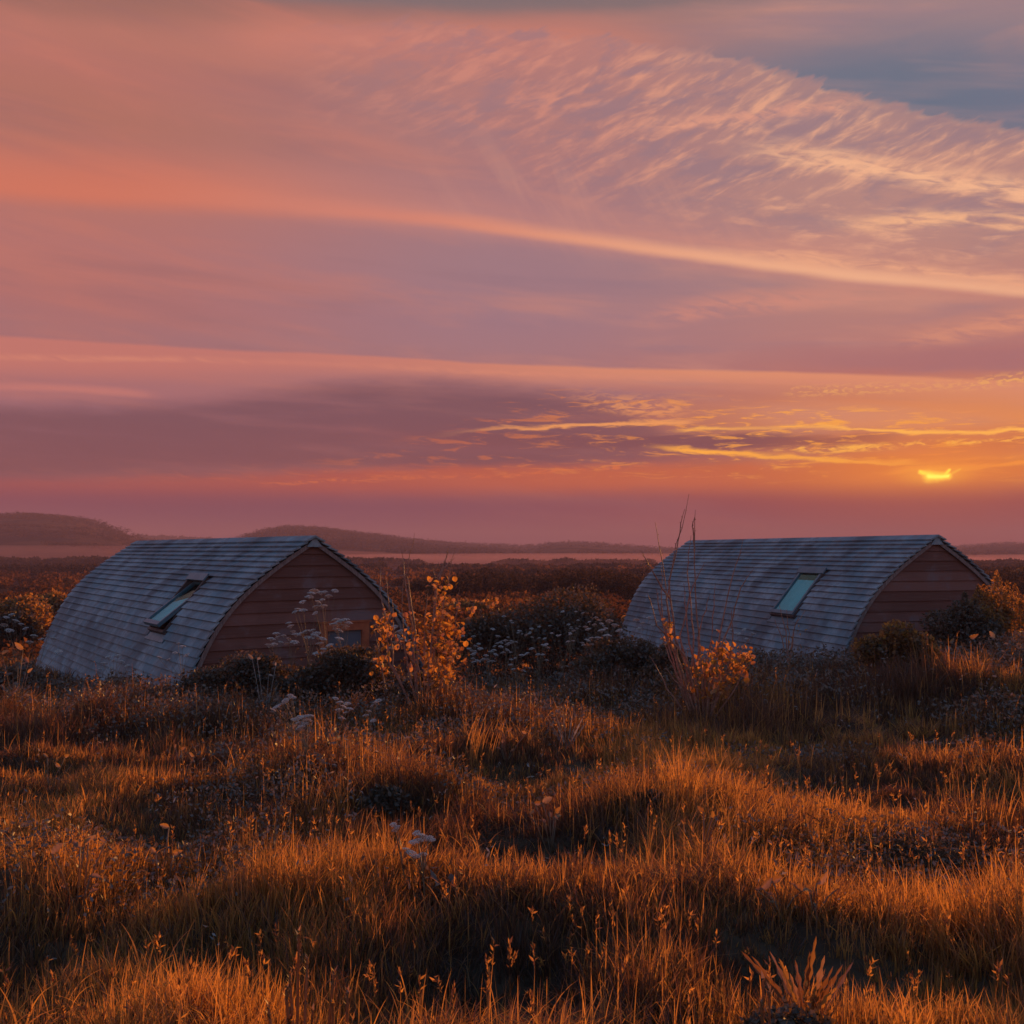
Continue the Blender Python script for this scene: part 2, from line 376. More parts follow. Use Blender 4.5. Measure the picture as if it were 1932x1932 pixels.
# ------------------------------------------------------------------ mesh helpers
def mesh_np(name, verts, faces_flat, counts, mat, parent=None, smooth=None, attrs=None, link=True):
    me = bpy.data.meshes.new(name)
    verts = np.asarray(verts, np.float32)
    me.vertices.add(len(verts)); me.vertices.foreach_set('co', verts.ravel())
    faces_flat = np.asarray(faces_flat, np.int32); counts = np.asarray(counts, np.int32)
    me.loops.add(len(faces_flat)); me.loops.foreach_set('vertex_index', faces_flat)
    me.polygons.add(len(counts))
    me.polygons.foreach_set('loop_start', np.concatenate([[0], np.cumsum(counts)[:-1]]).astype(np.int32))
    if smooth is not None: me.polygons.foreach_set('use_smooth', np.full(len(counts), bool(smooth)))
    for k, v in (attrs or {}).items():
        a = me.attributes.new(k, 'FLOAT', 'POINT'); a.data.foreach_set('value', np.asarray(v, np.float32))
    me.update(calc_edges=True); me.validate()
    if mat: me.materials.append(mat)
    o = bpy.data.objects.new(name, me)
    if link: C.objects.link(o)
    if parent: o.parent = parent
    return o
class MB:
    def __init__(s): s.v = []; s.f = []; s.a = []
    def add(s, vs, fs, tone=.5):
        b = len(s.v); s.v += [tuple(v) for v in vs]; s.a += [tone] * len(vs)
        s.f += [tuple(i + b for i in f) for f in fs]
    def box(s, c, sx, sy, sz, M=None, tone=.5):
        vs = [Vector((c[0] + a * sx / 2, c[1] + b * sy / 2, c[2] + d * sz / 2)) for a in (-1, 1) for b in (-1, 1) for d in (-1, 1)]
        if M: vs = [M @ v for v in vs]
        s.add(vs, [(0,1,3,2),(4,6,7,5),(0,4,5,1),(2,3,7,6),(0,2,6,4),(1,5,7,3)], tone)
    def hexa(s, p, tone=.5):      # 8 points: 0-3 bottom loop, 4-7 top loop
        s.add(p, [(3,2,1,0),(4,5,6,7),(0,1,5,4),(1,2,6,5),(2,3,7,6),(3,0,4,7)], tone)
    def tube(s, pts, rad, n=6, tone=.5, cap=True):
        pts = [Vector(p) for p in pts]
        if not hasattr(rad, '__len__'): rad = [rad] * len(pts)
        b = len(s.v); up = Vector((.13, .21, 1)).normalized()
        for i, p in enumerate(pts):
            t = (pts[min(i + 1, len(pts) - 1)] - pts[max(i - 1, 0)])
            t = t.normalized() if t.length > 1e-9 else Vector((0, 0, 1))
            u = t.cross(up)
            if u.length < .05: u = t.cross(Vector((1, 0, 0)))
            u.normalize(); w = t.cross(u)
            for k in range(n):
                a = 2 * math.pi * k / n
                s.v.append(tuple(p + (u * math.cos(a) + w * math.sin(a)) * rad[i])); s.a.append(tone)
        for i in range(len(pts) - 1):
            for k in range(n):
                s.f.append((b + i*n + k, b + i*n + (k+1) % n, b + (i+1)*n + (k+1) % n, b + (i+1)*n + k))
        if cap: s.f.append(tuple(b + (len(pts) - 1) * n + k for k in range(n)))
    def build(s, name, mat, parent=None, smooth=False, link=True):
        flat = [i for f in s.f for i in f]
        return mesh_np(name, s.v, flat, [len(f) for f in s.f], mat, parent, smooth, {'tone': s.a}, link)
def empty(name, loc, label, cat, group=None, rz=0):
    o = bpy.data.objects.new(name, None); C.objects.link(o)
    o.location = loc; o.rotation_euler = (0, 0, rz); o.empty_display_size = .2
    o['label'] = label; o['category'] = cat
    if group: o['group'] = group
    return o
def child(o, parent):             # a further copy of a part sharing its mesh
    c = o.copy(); C.objects.link(c); c.parent = parent
    return c

# ------------------------------------------------------------------ materials
def newmat(name):
    m = bpy.data.materials.new(name); m.use_nodes = True
    m.node_tree.nodes.clear()
    return m, G(m.node_tree)
def out(gm, sh, vol=None):
    o = gm.node('ShaderNodeOutputMaterial')
    if sh is not None: gm.nt.links.new(sh, o.inputs[0])
    if vol is not None: gm.nt.links.new(vol, o.inputs[1])
def attr(gm, n):
    return gm.node('ShaderNodeAttribute', attribute_name=n).outputs['Fac']
def pos(gm): return gm.node('ShaderNodeNewGeometry').outputs['Position']
def objc(gm): return gm.node('ShaderNodeTexCoord').outputs['Object']
def principled(gm, col, rough=.7, spec=.3, bump=None, bs=.3, metal=0.0):
    b = gm.node('ShaderNodeBsdfPrincipled')
    gm.put(b.inputs['Base Color'], col); gm.put(b.inputs['Roughness'], rough)
    gm.put(b.inputs['Specular IOR Level'], spec); gm.put(b.inputs['Metallic'], metal)
    if bump is not None:
        n = gm.node('ShaderNodeBump'); n.inputs['Strength'].default_value = bs; n.inputs['Distance'].default_value = .01
        gm.put(n.inputs['Height'], bump); gm.nt.links.new(n.outputs[0], b.inputs['Normal'])
    return b.outputs[0]
def matte(gm, col, bump=None, bs=.3):
    b = gm.node('ShaderNodeBsdfDiffuse'); gm.put(b.inputs[0], col)
    if bump is not None:
        n = gm.node('ShaderNodeBump'); n.inputs['Strength'].default_value = bs; n.inputs['Distance'].default_value = .01
        gm.put(n.inputs['Height'], bump); gm.nt.links.new(n.outputs[0], b.inputs['Normal'])
    return b.outputs[0]
def leaf_mat(name, c1, c2, trans=.5, t1=None, t2=None, rough=.5, gloss=.06, scale=2.0):
    m, gm = newmat(name)
    f = gm.m('ADD', gm.mul(attr(gm, 'tone'), .75), gm.mul(gm.noise(pos(gm), scale, 3), .25))
    f = gm.ss(f, .2, .8)
    col = gm.mix(f, c1, c2)
    tcol = gm.mix(f, t1 or c1, t2 or c2)
    d = gm.node('ShaderNodeBsdfDiffuse'); gm.put(d.inputs[0], col)
    t = gm.node('ShaderNodeBsdfTranslucent'); gm.put(t.inputs[0], tcol)
    mx = gm.node('ShaderNodeMixShader'); mx.inputs[0].default_value = trans
    gm.nt.links.new(d.outputs[0], mx.inputs[1]); gm.nt.links.new(t.outputs[0], mx.inputs[2])
    gl = gm.node('ShaderNodeBsdfGlossy'); gl.inputs['Roughness'].default_value = rough; gm.put(gl.inputs[0], (.8, .8, .8))
    m2 = gm.node('ShaderNodeMixShader'); m2.inputs[0].default_value = gloss
    gm.nt.links.new(mx.outputs[0], m2.inputs[1]); gm.nt.links.new(gl.outputs[0], m2.inputs[2])
    out(gm, m2.outputs[0])
    return m
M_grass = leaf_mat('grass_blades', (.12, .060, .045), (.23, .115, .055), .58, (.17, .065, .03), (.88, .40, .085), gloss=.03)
M_herb = leaf_mat('herb_leaves', (.085, .050, .036), (.17, .10, .07), .3, (.12, .06, .03), (.30, .15, .06), gloss=.08)
M_bush = leaf_mat('bush_leaves', (.055, .036, .028), (.125, .078, .055), .35, (.08, .05, .02), (.26, .13, .04), gloss=.05)
M_scrub = leaf_mat('scrub_leaves', (.07, .045, .025), (.22, .12, .05), .55, (.26, .11, .03), (.75, .34, .07), gloss=.04)
M_gold = leaf_mat('gold_leaves', (.18, .085, .03), (.40, .19, .05), .62, (.42, .14, .025), (.88, .38, .05), gloss=.07)
M_dock = leaf_mat('dock_leaves', (.12, .075, .04), (.26, .16, .07), .55, (.26, .10, .03), (.58, .27, .06), gloss=.08)
M_pale = leaf_mat('dead_pale_leaves', (.20, .17, .16), (.42, .35, .32), .35, (.25, .16, .12), (.5, .32, .22), gloss=.04)
M_flower = leaf_mat('umbel_florets', (.50, .42, .41), (.74, .64, .62), .35, (.5, .38, .32), (.8, .62, .5), gloss=.02)
M_wood_far = leaf_mat('far_tree_leaves', (.030, .022, .018), (.085, .05, .035), .25, (.05, .03, .02), (.14, .07, .03), gloss=.0, scale=.3)
def simple(name, c1, c2, scale, rough=.7, spec=.3, bump=True, stretch=None, bs=.3, tone=.0):
    m, gm = newmat(name)
    p = objc(gm)
    if stretch:
        n = gm.node('ShaderNodeVectorMath', operation='MULTIPLY'); gm.put(n.inputs[0], p); n.inputs[1].default_value = stretch; p = n.outputs[0]
    f = gm.noise(p, scale, 6, .6)
    ff = gm.ss(f, .3, .7)
    if tone: ff = gm.add(gm.mul(ff, 1 - tone), gm.mul(attr(gm, 'tone'), tone))
    out(gm, principled(gm, gm.mix(ff, c1, c2), rough, spec, f if bump else None, bs))
    return m
M_twig = simple('twig_bark', (.26, .09, .06), (.45, .20, .14), 30, .55, .4)
M_stem = simple('dry_stem', (.14, .08, .05), (.30, .19, .12), 30, .7)
M_bark = simple('branch_bark', (.05, .035, .03), (.11, .08, .06), 25, .8)

# roof: weathered grey boards, each with its own tone, worn and blotched with lichen
M_roof, gm = newmat('weathered_roof_boards')
p = objc(gm)
vm = gm.node('ShaderNodeVectorMath', operation='MULTIPLY'); gm.put(vm.inputs[0], p); vm.inputs[1].default_value = (34, .45, 34)
grain = gm.noise(vm.outputs[0], 1.0, 5, .65)
blot = gm.noise(p, 1.1, 5, .6, .4)
blot2 = gm.noise(p, 4.5, 6, .65)
tone = attr(gm, 'tone')
c = gm.mix(gm.ss(gm.add(gm.mul(blot, .96), gm.mul(tone, .04)), .38, .62), (.18, .175, .195), (.34, .345, .375))
c = gm.mix(gm.mul(gm.ss(grain, .45, .75), .12), c, (.42, .42, .44))
c = gm.mix(gm.mul(gm.ss(blot2, .48, .62), .6), c, (.25, .185, .185))
c = gm.mix(gm.mul(gm.ss(gm.noise(p, 14, 5, .7), .52, .68), .4), c, (.15, .14, .15))
c = gm.mix(gm.mul(gm.ss(gm.noise(p, 1.7, 5, .6), .50, .62), .55), c, (.17, .25, .30))
c = gm.mix(gm.mul(gm.ss(gm.noise(p, .8, 5, .6), .50, .64), .6), c, (.10, .085, .095))
hgtn = gm.add(gm.mul(grain, .3), gm.mul(blot2, .7))
out(gm, principled(gm, c, .7, .15, hgtn, .08))
# gable: red-brown boards weathering to grey lower down in blotches
M_gable, gm = newmat('red_brown_cladding')
p = objc(gm)
vm = gm.node('ShaderNodeVectorMath', operation='MULTIPLY'); gm.put(vm.inputs[0], p); vm.inputs[1].default_value = (2.0, 40, 40)
grain = gm.noise(vm.outputs[0], 1.0, 5, .65)
blot = gm.noise(p, 1.3, 5, .6, .3)
tone = attr(gm, 'tone')
c = gm.mix(gm.ss(gm.add(gm.mul(blot, .6), gm.mul(tone, .4)), .35, .68), (.17, .058, .043), (.25, .095, .075))
c = gm.mix(gm.mul(gm.ss(blot, .52, .66), .5), c, (.20, .15, .165))
c = gm.mix(gm.mul(gm.ss(grain, .5, .8), .35), c, (.27, .15, .13))
out(gm, principled(gm, c, .7, .25, grain, .5))
M_verge = simple('verge_timber', (.18, .10, .09), (.34, .22, .20), 8, .7, stretch=(6, 1, 1))
M_winwood = simple('orange_window_timber', (.36, .075, .035), (.52, .125, .05), 6, .5, .4)
M_flash = simple('window_flashing_metal', (.07, .11, .14), (.12, .17, .20), 5, .45, .5, bs=.05)
M_dark = simple('dark_window_timber', (.055, .03, .03), (.13, .07, .06), 6, .6)
M_base = simple('dark_plinth', (.05, .04, .04), (.1, .08, .07), 6, .8)
m, gm = newmat('roof_glass')
gl = gm.node('ShaderNodeBsdfGlossy'); gl.inputs['Roughness'].default_value = .06
gm.put(gl.inputs[0], gm.mix(gm.ss(gm.noise(objc(gm), 2.5, 4), .4, .7), (.40, .85, .90), (.50, .92, .95)))
tr = gm.node('ShaderNodeBsdfTransparent'); gm.put(tr.inputs[0], (.85, .95, .95))
mx = gm.node('ShaderNodeMixShader'); mx.inputs[0].default_value = .13
gm.nt.links.new(tr.outputs[0], mx.inputs[1]); gm.nt.links.new(gl.outputs[0], mx.inputs[2]); out(gm, mx.outputs[0])
M_glass = m
M_blind = simple('pale_blue_blind', (.16, .50, .58), (.24, .62, .68), 3, .8, .2, bump=False)
m, gm = newmat('gable_window_glass')
gl = gm.node('ShaderNodeBsdfGlossy'); gl.inputs['Roughness'].default_value = .12; gm.put(gl.inputs[0], (.7, .75, .85))
df = gm.node('ShaderNodeBsdfDiffuse'); gm.put(df.inputs[0], (.16, .15, .18))
mx = gm.node('ShaderNodeMixShader'); mx.inputs[0].default_value = .2
gm.nt.links.new(df.outputs[0], mx.inputs[1]); gm.nt.links.new(gl.outputs[0], mx.inputs[2]); out(gm, mx.outputs[0])
M_pane = m
# ground
M_ground, gm = newmat('rough_pasture_ground')
p = pos(gm)
sp = gm.node('ShaderNodeSeparateXYZ'); gm.put(sp.inputs[0], p)
n = gm.noise(p, 3.0, 6, .6); n3 = gm.noise(p, .05, 4, .6)
cn = gm.mix(gm.ss(n, .35, .65), (.07, .038, .026), (.14, .078, .048))
cf_ = gm.mix(gm.ss(gm.noise(p, .35, 5, .65), .35, .65), (.055, .027, .018), (.13, .058, .03))
vm = gm.node('ShaderNodeVectorMath', operation='MULTIPLY'); gm.put(vm.inputs[0], p); vm.inputs[1].default_value = (.006, .03, 0)
strp = gm.noise(vm.outputs[0], 1.0, 4, .55)
cfar = gm.mix(gm.ss(strp, .42, .58), (.07, .032, .032), (.13, .058, .052))
cfar = gm.mix(gm.mul(gm.ss(n3, .55, .65), .7), cfar, (.08, .05, .035))
d_ = sp.outputs[1]
c = gm.mix(gm.ss(d_, 16, 34), cn, cf_)
c = gm.mix(gm.ss(d_, 90, 240), c, cfar)
out(gm, matte(gm, c, n, .6))
M_hill, gm = newmat('heath_hill')
p = pos(gm)
a = gm.noise(p, .012, 6, .62, .4); b = gm.noise(p, .05, 5, .6)
c = gm.mix(gm.ss(a, .42, .60), (.15, .060, .034), (.05, .028, .024))
c = gm.mix(gm.mul(gm.ss(b, .5, .62), .6), c, (.035, .025, .02))
out(gm, matte(gm, c))

# ------------------------------------------------------------------ haze and mist
m, gm = newmat('haze_air')
v = gm.node('ShaderNodeVolumePrincipled')
v.inputs['Color'].default_value = (.70, .45, .56, 1); v.inputs['Density'].default_value = .00055; v.inputs['Anisotropy'].default_value = .0
out(gm, None, v.outputs[0])
b = MB(); b.box((0, 1000, 28), 5600, 4600, 76)
hazeo = b.build('haze', m); hazeo['kind'] = 'stuff'; hazeo['label'] = 'thin warm haze over the fields and hills'
m, gm = newmat('mist_air')
v = gm.node('ShaderNodeVolumePrincipled')
v.inputs['Color'].default_value = (.70, .36, .43, 1); v.inputs['Density'].default_value = .0032; v.inputs['Anisotropy'].default_value = .2
out(gm, None, v.outputs[0])
M_mist = m

# ------------------------------------------------------------------ ground sheet
rs = np.concatenate([[0.0], np.arange(.4, 12, .14), np.geomspace(12, 9000, 150)])
NA = 720
th = np.linspace(0, 2 * math.pi, NA, endpoint=False)
xs = np.outer(rs[1:], np.sin(th)); ys = np.outer(rs[1:], np.cos(th))
vx = np.concatenate([[0], xs.ravel()]); vy = np.concatenate([[0], ys.ravel()])
vz = hgt(vx, vy)
nr = len(rs) - 1
i = np.arange(nr - 1)[:, None]; k = np.arange(NA)[None, :]; k2 = (k + 1) % NA
q = np.stack([1 + i * NA + k, 1 + i * NA + k2, 1 + (i + 1) * NA + k2, 1 + (i + 1) * NA + k], -1).reshape(-1, 4)[:, ::-1]
tri = np.stack([np.zeros(NA, int), 1 + (np.arange(NA) + 1) % NA, 1 + np.arange(NA)], -1)
gr = mesh_np('ground', np.stack([vx, vy, vz], -1), np.concatenate([q.ravel(), tri.ravel()]), [4] * len(q) + [3] * NA, M_ground, smooth=True)
gr['kind'] = 'structure'; gr['label'] = 'rough sloping pasture and plain'

# ------------------------------------------------------------------ hills (real ridges at their distance)
def ridge(name, prof, D, depth, seed, mat, label, amp=.04, base=-6.9):
    px = np.array([a for a, _ in prof], float); py = np.array([b for _, b in prof], float)
    az = np.arctan((px - 966) / F)
    n = 260; m_ = 26
    azs = np.linspace(az[0], az[-1], n)
    top = np.interp(azs, az, (HORIZON - py) / F)          # tan elevation per unit forward depth
    ker = np.hanning(7); ker /= ker.sum(); tp = np.convolve(np.pad(top, 3, 'edge'), ker, 'valid')
    V = []
    for j in range(m_ + 1):
        t = j / m_ * 2 - 1                                 # -1 front foot .. 0 crest .. 1 back foot
        yd = D + t * (depth if t > 0 else D - 540)
        prof_t = np.cos(np.clip(abs(t), 0, 1) * math.pi / 2) ** 1.25
        x = np.tan(azs) * yd
        hc = tp * D + EYE - base
        z = base + hc * prof_t * (1 + (fbm(x * .012 + seed, np.full_like(x, yd * .012), seed, 4) - .5) * amp * 4 * (1 - prof_t) * 2)
        z = z + (fbm(x * .03, np.full_like(x, yd * .03), seed + 5, 4) - .5) * amp * 60 * (1 - abs(t)) ** .5 * .6
        z = z + (fbm(x * .09, np.full_like(x, yd * .09), seed + 8, 2) - .5) * 2.2 * (1 - abs(t))
        V.append(np.stack([x, np.full_like(x, yd), z], -1))
    V = np.concatenate(V)
    i = np.arange(m_)[:, None]; k = np.arange(n - 1)[None, :]
    q = np.stack([i * n + k, i * n + k + 1, (i + 1) * n + k + 1, (i + 1) * n + k], -1).reshape(-1, 4)
    o = mesh_np(name, V, q.ravel(), [4] * len(q), mat, smooth=True)
    o['kind'] = 'structure'; o['label'] = label
    return V[n * 3:n * (m_ // 2 + 2)]
r1 = ridge('hill', [(-420,1040),(-300,1012),(-150,985),(-40,974),(36,972),(80,974),(118,978),(150,982),(190,993),(225,1004),(262,1018),(300,1030),(360,1046)], 1100, 260, 11, M_hill, 'rounded heath hill at the left')
r2 = ridge('hill', [(380,1040),(430,1026),(480,1011),(520,1000),(552,996),(600,998),(660,1006),(730,1014),(800,1022),(860,1028),(950,1036),(1040,1044),(1160,1052)], 1350, 240, 23, M_hill, 'long low hill behind the left hut')
r3 = ridge('hill', [(-300,1030),(120,1026),(255,1018),(330,1019),(400,1022),(480,1024),(560,1026),(800,1023),(900,1028),(1000,1031),(1060,1024),(1100,1025),(1200,1032),(1350,1040),(1600,1044),(1780,1035),(1830,1030),(1900,1026),(2000,1026),(2200,1024)], 1700, 200, 31, M_hill, 'distant low wooded ridge')

# mist banks: long flat lenses of even air lying in the valley
def mist(x, y, z, a, b_, c_, label):
    n, m_ = 40, 14
    V = []; 
    for j in range(m_ + 1):
        ph = math.pi * j / m_
        for k in range(n):
            t = 2 * math.pi * k / n
            V.append((x + a * math.sin(ph) * math.cos(t), y + b_ * math.sin(ph) * math.sin(t), z + c_ * math.cos(ph)))
    Fc = [(j*n+k, (j+1)*n+k, (j+1)*n+(k+1) % n, j*n+(k+1) % n) for j in range(m_) for k in range(n)]
    o = mesh_np('mist', V, [i for f in Fc for i in f], [4] * len(Fc), M_mist, smooth=True)
    o['kind'] = 'stuff'; o['label'] = label
mist(-330, 640, -6, 300, 150, 11, 'pale mist at the foot of the left hill')
mist(40, 560, -7.2, 320, 220, 7.2, 'pale mist lying below the middle ridge')
mist(430, 560, -7.2, 300, 220, 7, 'pale mist beyond the right hut')

# ------------------------------------------------------------------ leaf-cloud generator
def leaf_quads(P, size, rgen, aspect=1.6, tilt_up=0.0, bend=True):     # size may be an array
    """P (n,3) centres -> pointed leaf of 2 quads-ish (6 verts)"""
    n = len(P)
    a = rgen.uniform(0, 2 * np.pi, n); el = rgen.uniform(-.5, 1.2, n) + tilt_up
    d = np.stack([np.cos(a) * np.cos(el), np.sin(a) * np.cos(el), np.sin(el)], -1)
    r = rgen.normal(size=(n, 3)); s = np.cross(d, r); s /= np.linalg.norm(s, axis=1, keepdims=True) + 1e-9
    nn = np.cross(s, d)
    L = (size * rgen.uniform(.6, 1.4, n))[:, None]; W = L / aspect / 2
    c = rgen.uniform(-.12, .25, n)[:, None] * L
    v0 = P; v1 = P + d * L * .4 + s * W + nn * c * .5; v2 = P + d * L * .4 - s * W + nn * c * .5; v3 = P + d * L - nn * c * .6
    V = np.stack([v0, v1, v3, v2], 1).reshape(-1, 3)
    idx = np.arange(n)[:, None] * 4
    f = np.concatenate([idx, idx + 1, idx + 2, idx, idx + 2, idx + 3], 1)
    return V, f.ravel(), np.full(2 * n, 3), np.repeat(rgen.uniform(0, 1, n), 4)
def blob_points(n, rgen, lobes, shell=.55):
    """points in union of ellipsoid lobes [(cx,cy,cz,rx,ry,rz)] concentrated to the outside"""
    w = np.array([l[3] * l[4] * l[5] for l in lobes]) ** .7; w /= w.sum()
    li = rgen.choice(len(lobes), n, p=w); Lb = np.array(lobes)[li]
    d = rgen.normal(size=(n, 3)); d /= np.linalg.norm(d, axis=1, keepdims=True)
    rad = shell + (1 - shell) * rgen.uniform(0, 1, n) ** .6
    rad *= .82 + .4 * vnoise(d[:, 0] * 2.3 + Lb[:, 0] * 3 + 9, d[:, 2] * 2.3 + d[:, 1] * 1.7 + 5, 4)
    return Lb[:, :3] + d * Lb[:, 3:] * rad[:, None]

M_heath = leaf_mat('heath_leaves', (.05, .028, .022), (.13, .058, .035), .45, (.09, .035, .02), (.30, .115, .035), gloss=.0)
def hutmask_(x, y):
    for X, Y, yaw in ((-3.501, 16.881, 2.2), (8.535, 19.251, 1.826)):
        a = (x - X) * math.cos(yaw) + (y - Y) * math.sin(yaw); u = -(x - X) * math.sin(yaw) + (y - Y) * math.cos(yaw)
        if -.5 < a < 12.4 and abs(u) < 3.8: return True
    return False
def far_trees():
    V = []; Fc = []; Cn = []; T = []; b = 0
    def put(P, size):
        nonlocal b
        v, f, c_, t = leaf_quads(P, size, rng, 1.3)
        V.append(v); Fc.append(f + b); Cn.append(c_); T.append(t); b += len(v)
    def bandof(spec):
        for (px, ptop, pbase, Y, wpx) in spec:
            x = (px - 966) / F * Y; zt = EYE + (HORIZON - ptop) / F * Y; zb = EYE + (HORIZON - pbase) / F * Y
            hh = max(zt - zb, .5); w = wpx / F * Y
            lobes = [(x + rng.uniform(-.5, .5) * w, Y + rng.uniform(-.5, .5) * w, zb + hh * rng.uniform(.25, .6), w * rng.uniform(.35, .6), w * .5, hh * rng.uniform(.35, .45)) for _ in range(4)]
            lobes.append((x, Y, zb + hh * .6, w * .45, w * .45, hh * .42))
            put(blob_points(520, rng, lobes, .3), Y * 5.0 / F)
    return V, Fc, Cn, T, bandof
def wood(name, spec, label):
    V, Fc, Cn, T, bandof = far_trees(); bandof(spec)
    o = mesh_np(name, np.concatenate(V), np.concatenate(Fc), np.concatenate(Cn), M_wood_far, attrs={'tone': np.concatenate(T)})
    o['kind'] = 'stuff'; o['label'] = label
    return o
sp = []
for px in np.arange(780, 1240, 4.5):
    top = np.interp(px, [780,860,900,960,1000,1060,1100,1130,1180,1240], [1098,1085,1076,1082,1086,1078,1071,1073,1080,1086]) + rng.uniform(-4, 6)
    Y = rng.uniform(92, 150)
    sp.append((px, top, 1136 - (Y - 92) * .3, Y, rng.uniform(16, 34)))
for px in np.arange(1780, 2120, 8):
    top = np.interp(px, [1780,1850,1900,1932,2120], [1080,1076,1074,1068,1066]) + rng.uniform(-4, 5)
    Y = rng.uniform(92, 150); sp.append((px, top, 1136 - (Y - 92) * .3, Y, rng.uniform(18, 34)))
wood('scrub_wood', sp, 'dark scrubby wood across the middle distance')
sp = []
for px in np.arange(-300, 200, 5):
    Y = rng.uniform(255, 290); sp.append((px, 1067 + rng.uniform(-3, 4), 1092, Y, rng.uniform(10, 20)))
wood('hedge_wood', sp, 'dark straight belt of trees at the foot of the left hill')
sp = []
for px in np.arange(240, 420, 6): sp.append((px, np.interp(px, [240,260,300,400,420], [1022,1009,1013,1016,1020]) + rng.uniform(-2, 3), 1026, 1640 + rng.uniform(-20, 20), rng.uniform(6, 14)))
for px in np.arange(800, 1240, 4): sp.append((px, np.interp(px, [800,850,1000,1040,1070,1100,1160,1240], [1027,1029,1036,1033,1030,1034,1037,1040]) + rng.uniform(-3, 2.5), 1046, 1640 + rng.uniform(-20, 20), rng.uniform(5, 14)))
for px in np.arange(1790, 2100, 6): sp.append((px, np.interp(px, [1790,1830,1870,1932], [1040,1037,1034,1033]) + rng.uniform(-2, 2), 1046, 1640 + rng.uniform(-20, 20), rng.uniform(8, 18)))
wood('ridge_wood', sp, 'hazy fringe of trees along the far skyline')

def skyline_tree(px, ptop, pbase, Y, wpx, label):
    base = at(px, pbase, Y)
    hh = (pbase - ptop) / F * Y; w = wpx / F * Y
    t = empty('tree', base, label, 'tree', 'trees standing clear on the far skyline')
    b = MB(); b.tube([(0, 0, -1), (0, 0, hh * .4), (.05 * w, 0, hh * .85)], [w * .05, w * .035, w * .01], 6)
    for s in (-1, 1): b.tube([(0, 0, hh * .4), (s * w * .3, .1, hh * .75)], [w * .025, w * .008], 5)
    b.build('trunk', M_bark, t)
    lobes = [(rng.uniform(-.28, .28) * w, rng.uniform(-.2, .2) * w, hh * rng.uniform(.6, .85), w * rng.uniform(.15, .3), w * .25, hh * .16) for _ in range(7)]
    P = blob_points(420, rng, lobes, .2)
    v, f, c_, tt = leaf_quads(P, w * .09, rng, 1.3)
    mesh_np('crown', v, f, c_, M_wood_far, t, attrs={'tone': tt})
skyline_tree(840, 1022, 1034, 1640, 14, 'small round tree on the skyline right of the left sapling')
skyline_tree(932, 1026, 1040, 1640, 16, 'flat topped tree leaning right on the skyline')
skyline_tree(1075, 1024, 1040, 1640, 15, 'pointed double tree on the highest clump of the ridge')
skyline_tree(1178, 1029, 1046, 1640, 16, 'lone umbrella shaped tree near the right end of the ridge')
skyline_tree(264, 1008, 1026, 1640, 18, 'bushy tree on the skyline above the left hut roof')
skyline_tree(350, 1012, 1026, 1640, 12, 'small tree above the middle of the left hut roof')

M_hs = leaf_mat('hill_scrub_leaves', (.04, .024, .02), (.11, .05, .03), .2, (.05, .025, .018), (.14, .06, .03), gloss=0, scale=.02)
def hill_scrub(V, n, size, label):
    c = V[rng.integers(len(V), size=n)] + np.stack([rng.uniform(-12, 12, n), rng.uniform(-15, 15, n), np.zeros(n)], -1)
    keepk = fbm(c[:, 0] * .012, c[:, 1] * .012, 88, 3) + rng.uniform(-.1, .1, n) > .47; c = c[keepk]; n = len(c)
    m_ = 16; s_ = np.repeat(size * rng.uniform(.4, 1.3, n), m_)
    P = np.repeat(c, m_, 0) + rng.normal(0, 1, (n * m_, 3)) * s_[:, None] * np.array([.8, .8, .35]) + np.array([0, 0, .3]) * s_[:, None]
    v, f, c_, t = leaf_quads(P, size * .55, rng, 1.3)
    t = np.repeat(np.clip(np.repeat(rng.uniform(0, 1, n), m_) * .7 + rng.uniform(0, .3, n * m_), 0, 1), 4)
    o = mesh_np('hill_scrub', v, f, c_, M_hs, attrs={'tone': t}); o['kind'] = 'stuff'; o['label'] = label
hill_scrub(r1, 6500, 2.0, 'bracken and gorse mottling the left hill')
hill_scrub(r2, 5500, 2.3, 'bushes mottling the long low hill')
hill_scrub(r3, 5500, 3.0, 'hazy trees on the slope of the far ridge')
sp = []
for (pa, pb, Y0, top0) in ((-200, 2200, 430, 1057), (300, 1500, 330, 1066), (700, 1260, 230, 1076), (1700, 2200, 240, 1070), (1500, 2200, 340, 1064), (-250, 260, 480, 1054)):
    for px in np.arange(pa, pb, 7 * 430 / Y0 * .5 + 2):
        if vnoise(np.array([px * .012 + Y0]), np.array([.5]), 4)[0] < .34: continue
        Y = Y0 * rng.uniform(.95, 1.05); zg_ = hz((px - 966) / F * Y, Y)
        sp.append((px, top0 + 7 * (vnoise(np.array([px * .03]), np.array([Y0 * 1.]), 7)[0] - .5) + rng.uniform(-2, 2), HORIZON + (EYE - zg_) / Y * F + 1, Y, rng.uniform(10, 22)))
wood('tree_belt', sp, 'dim lines of trees fading into the mist')
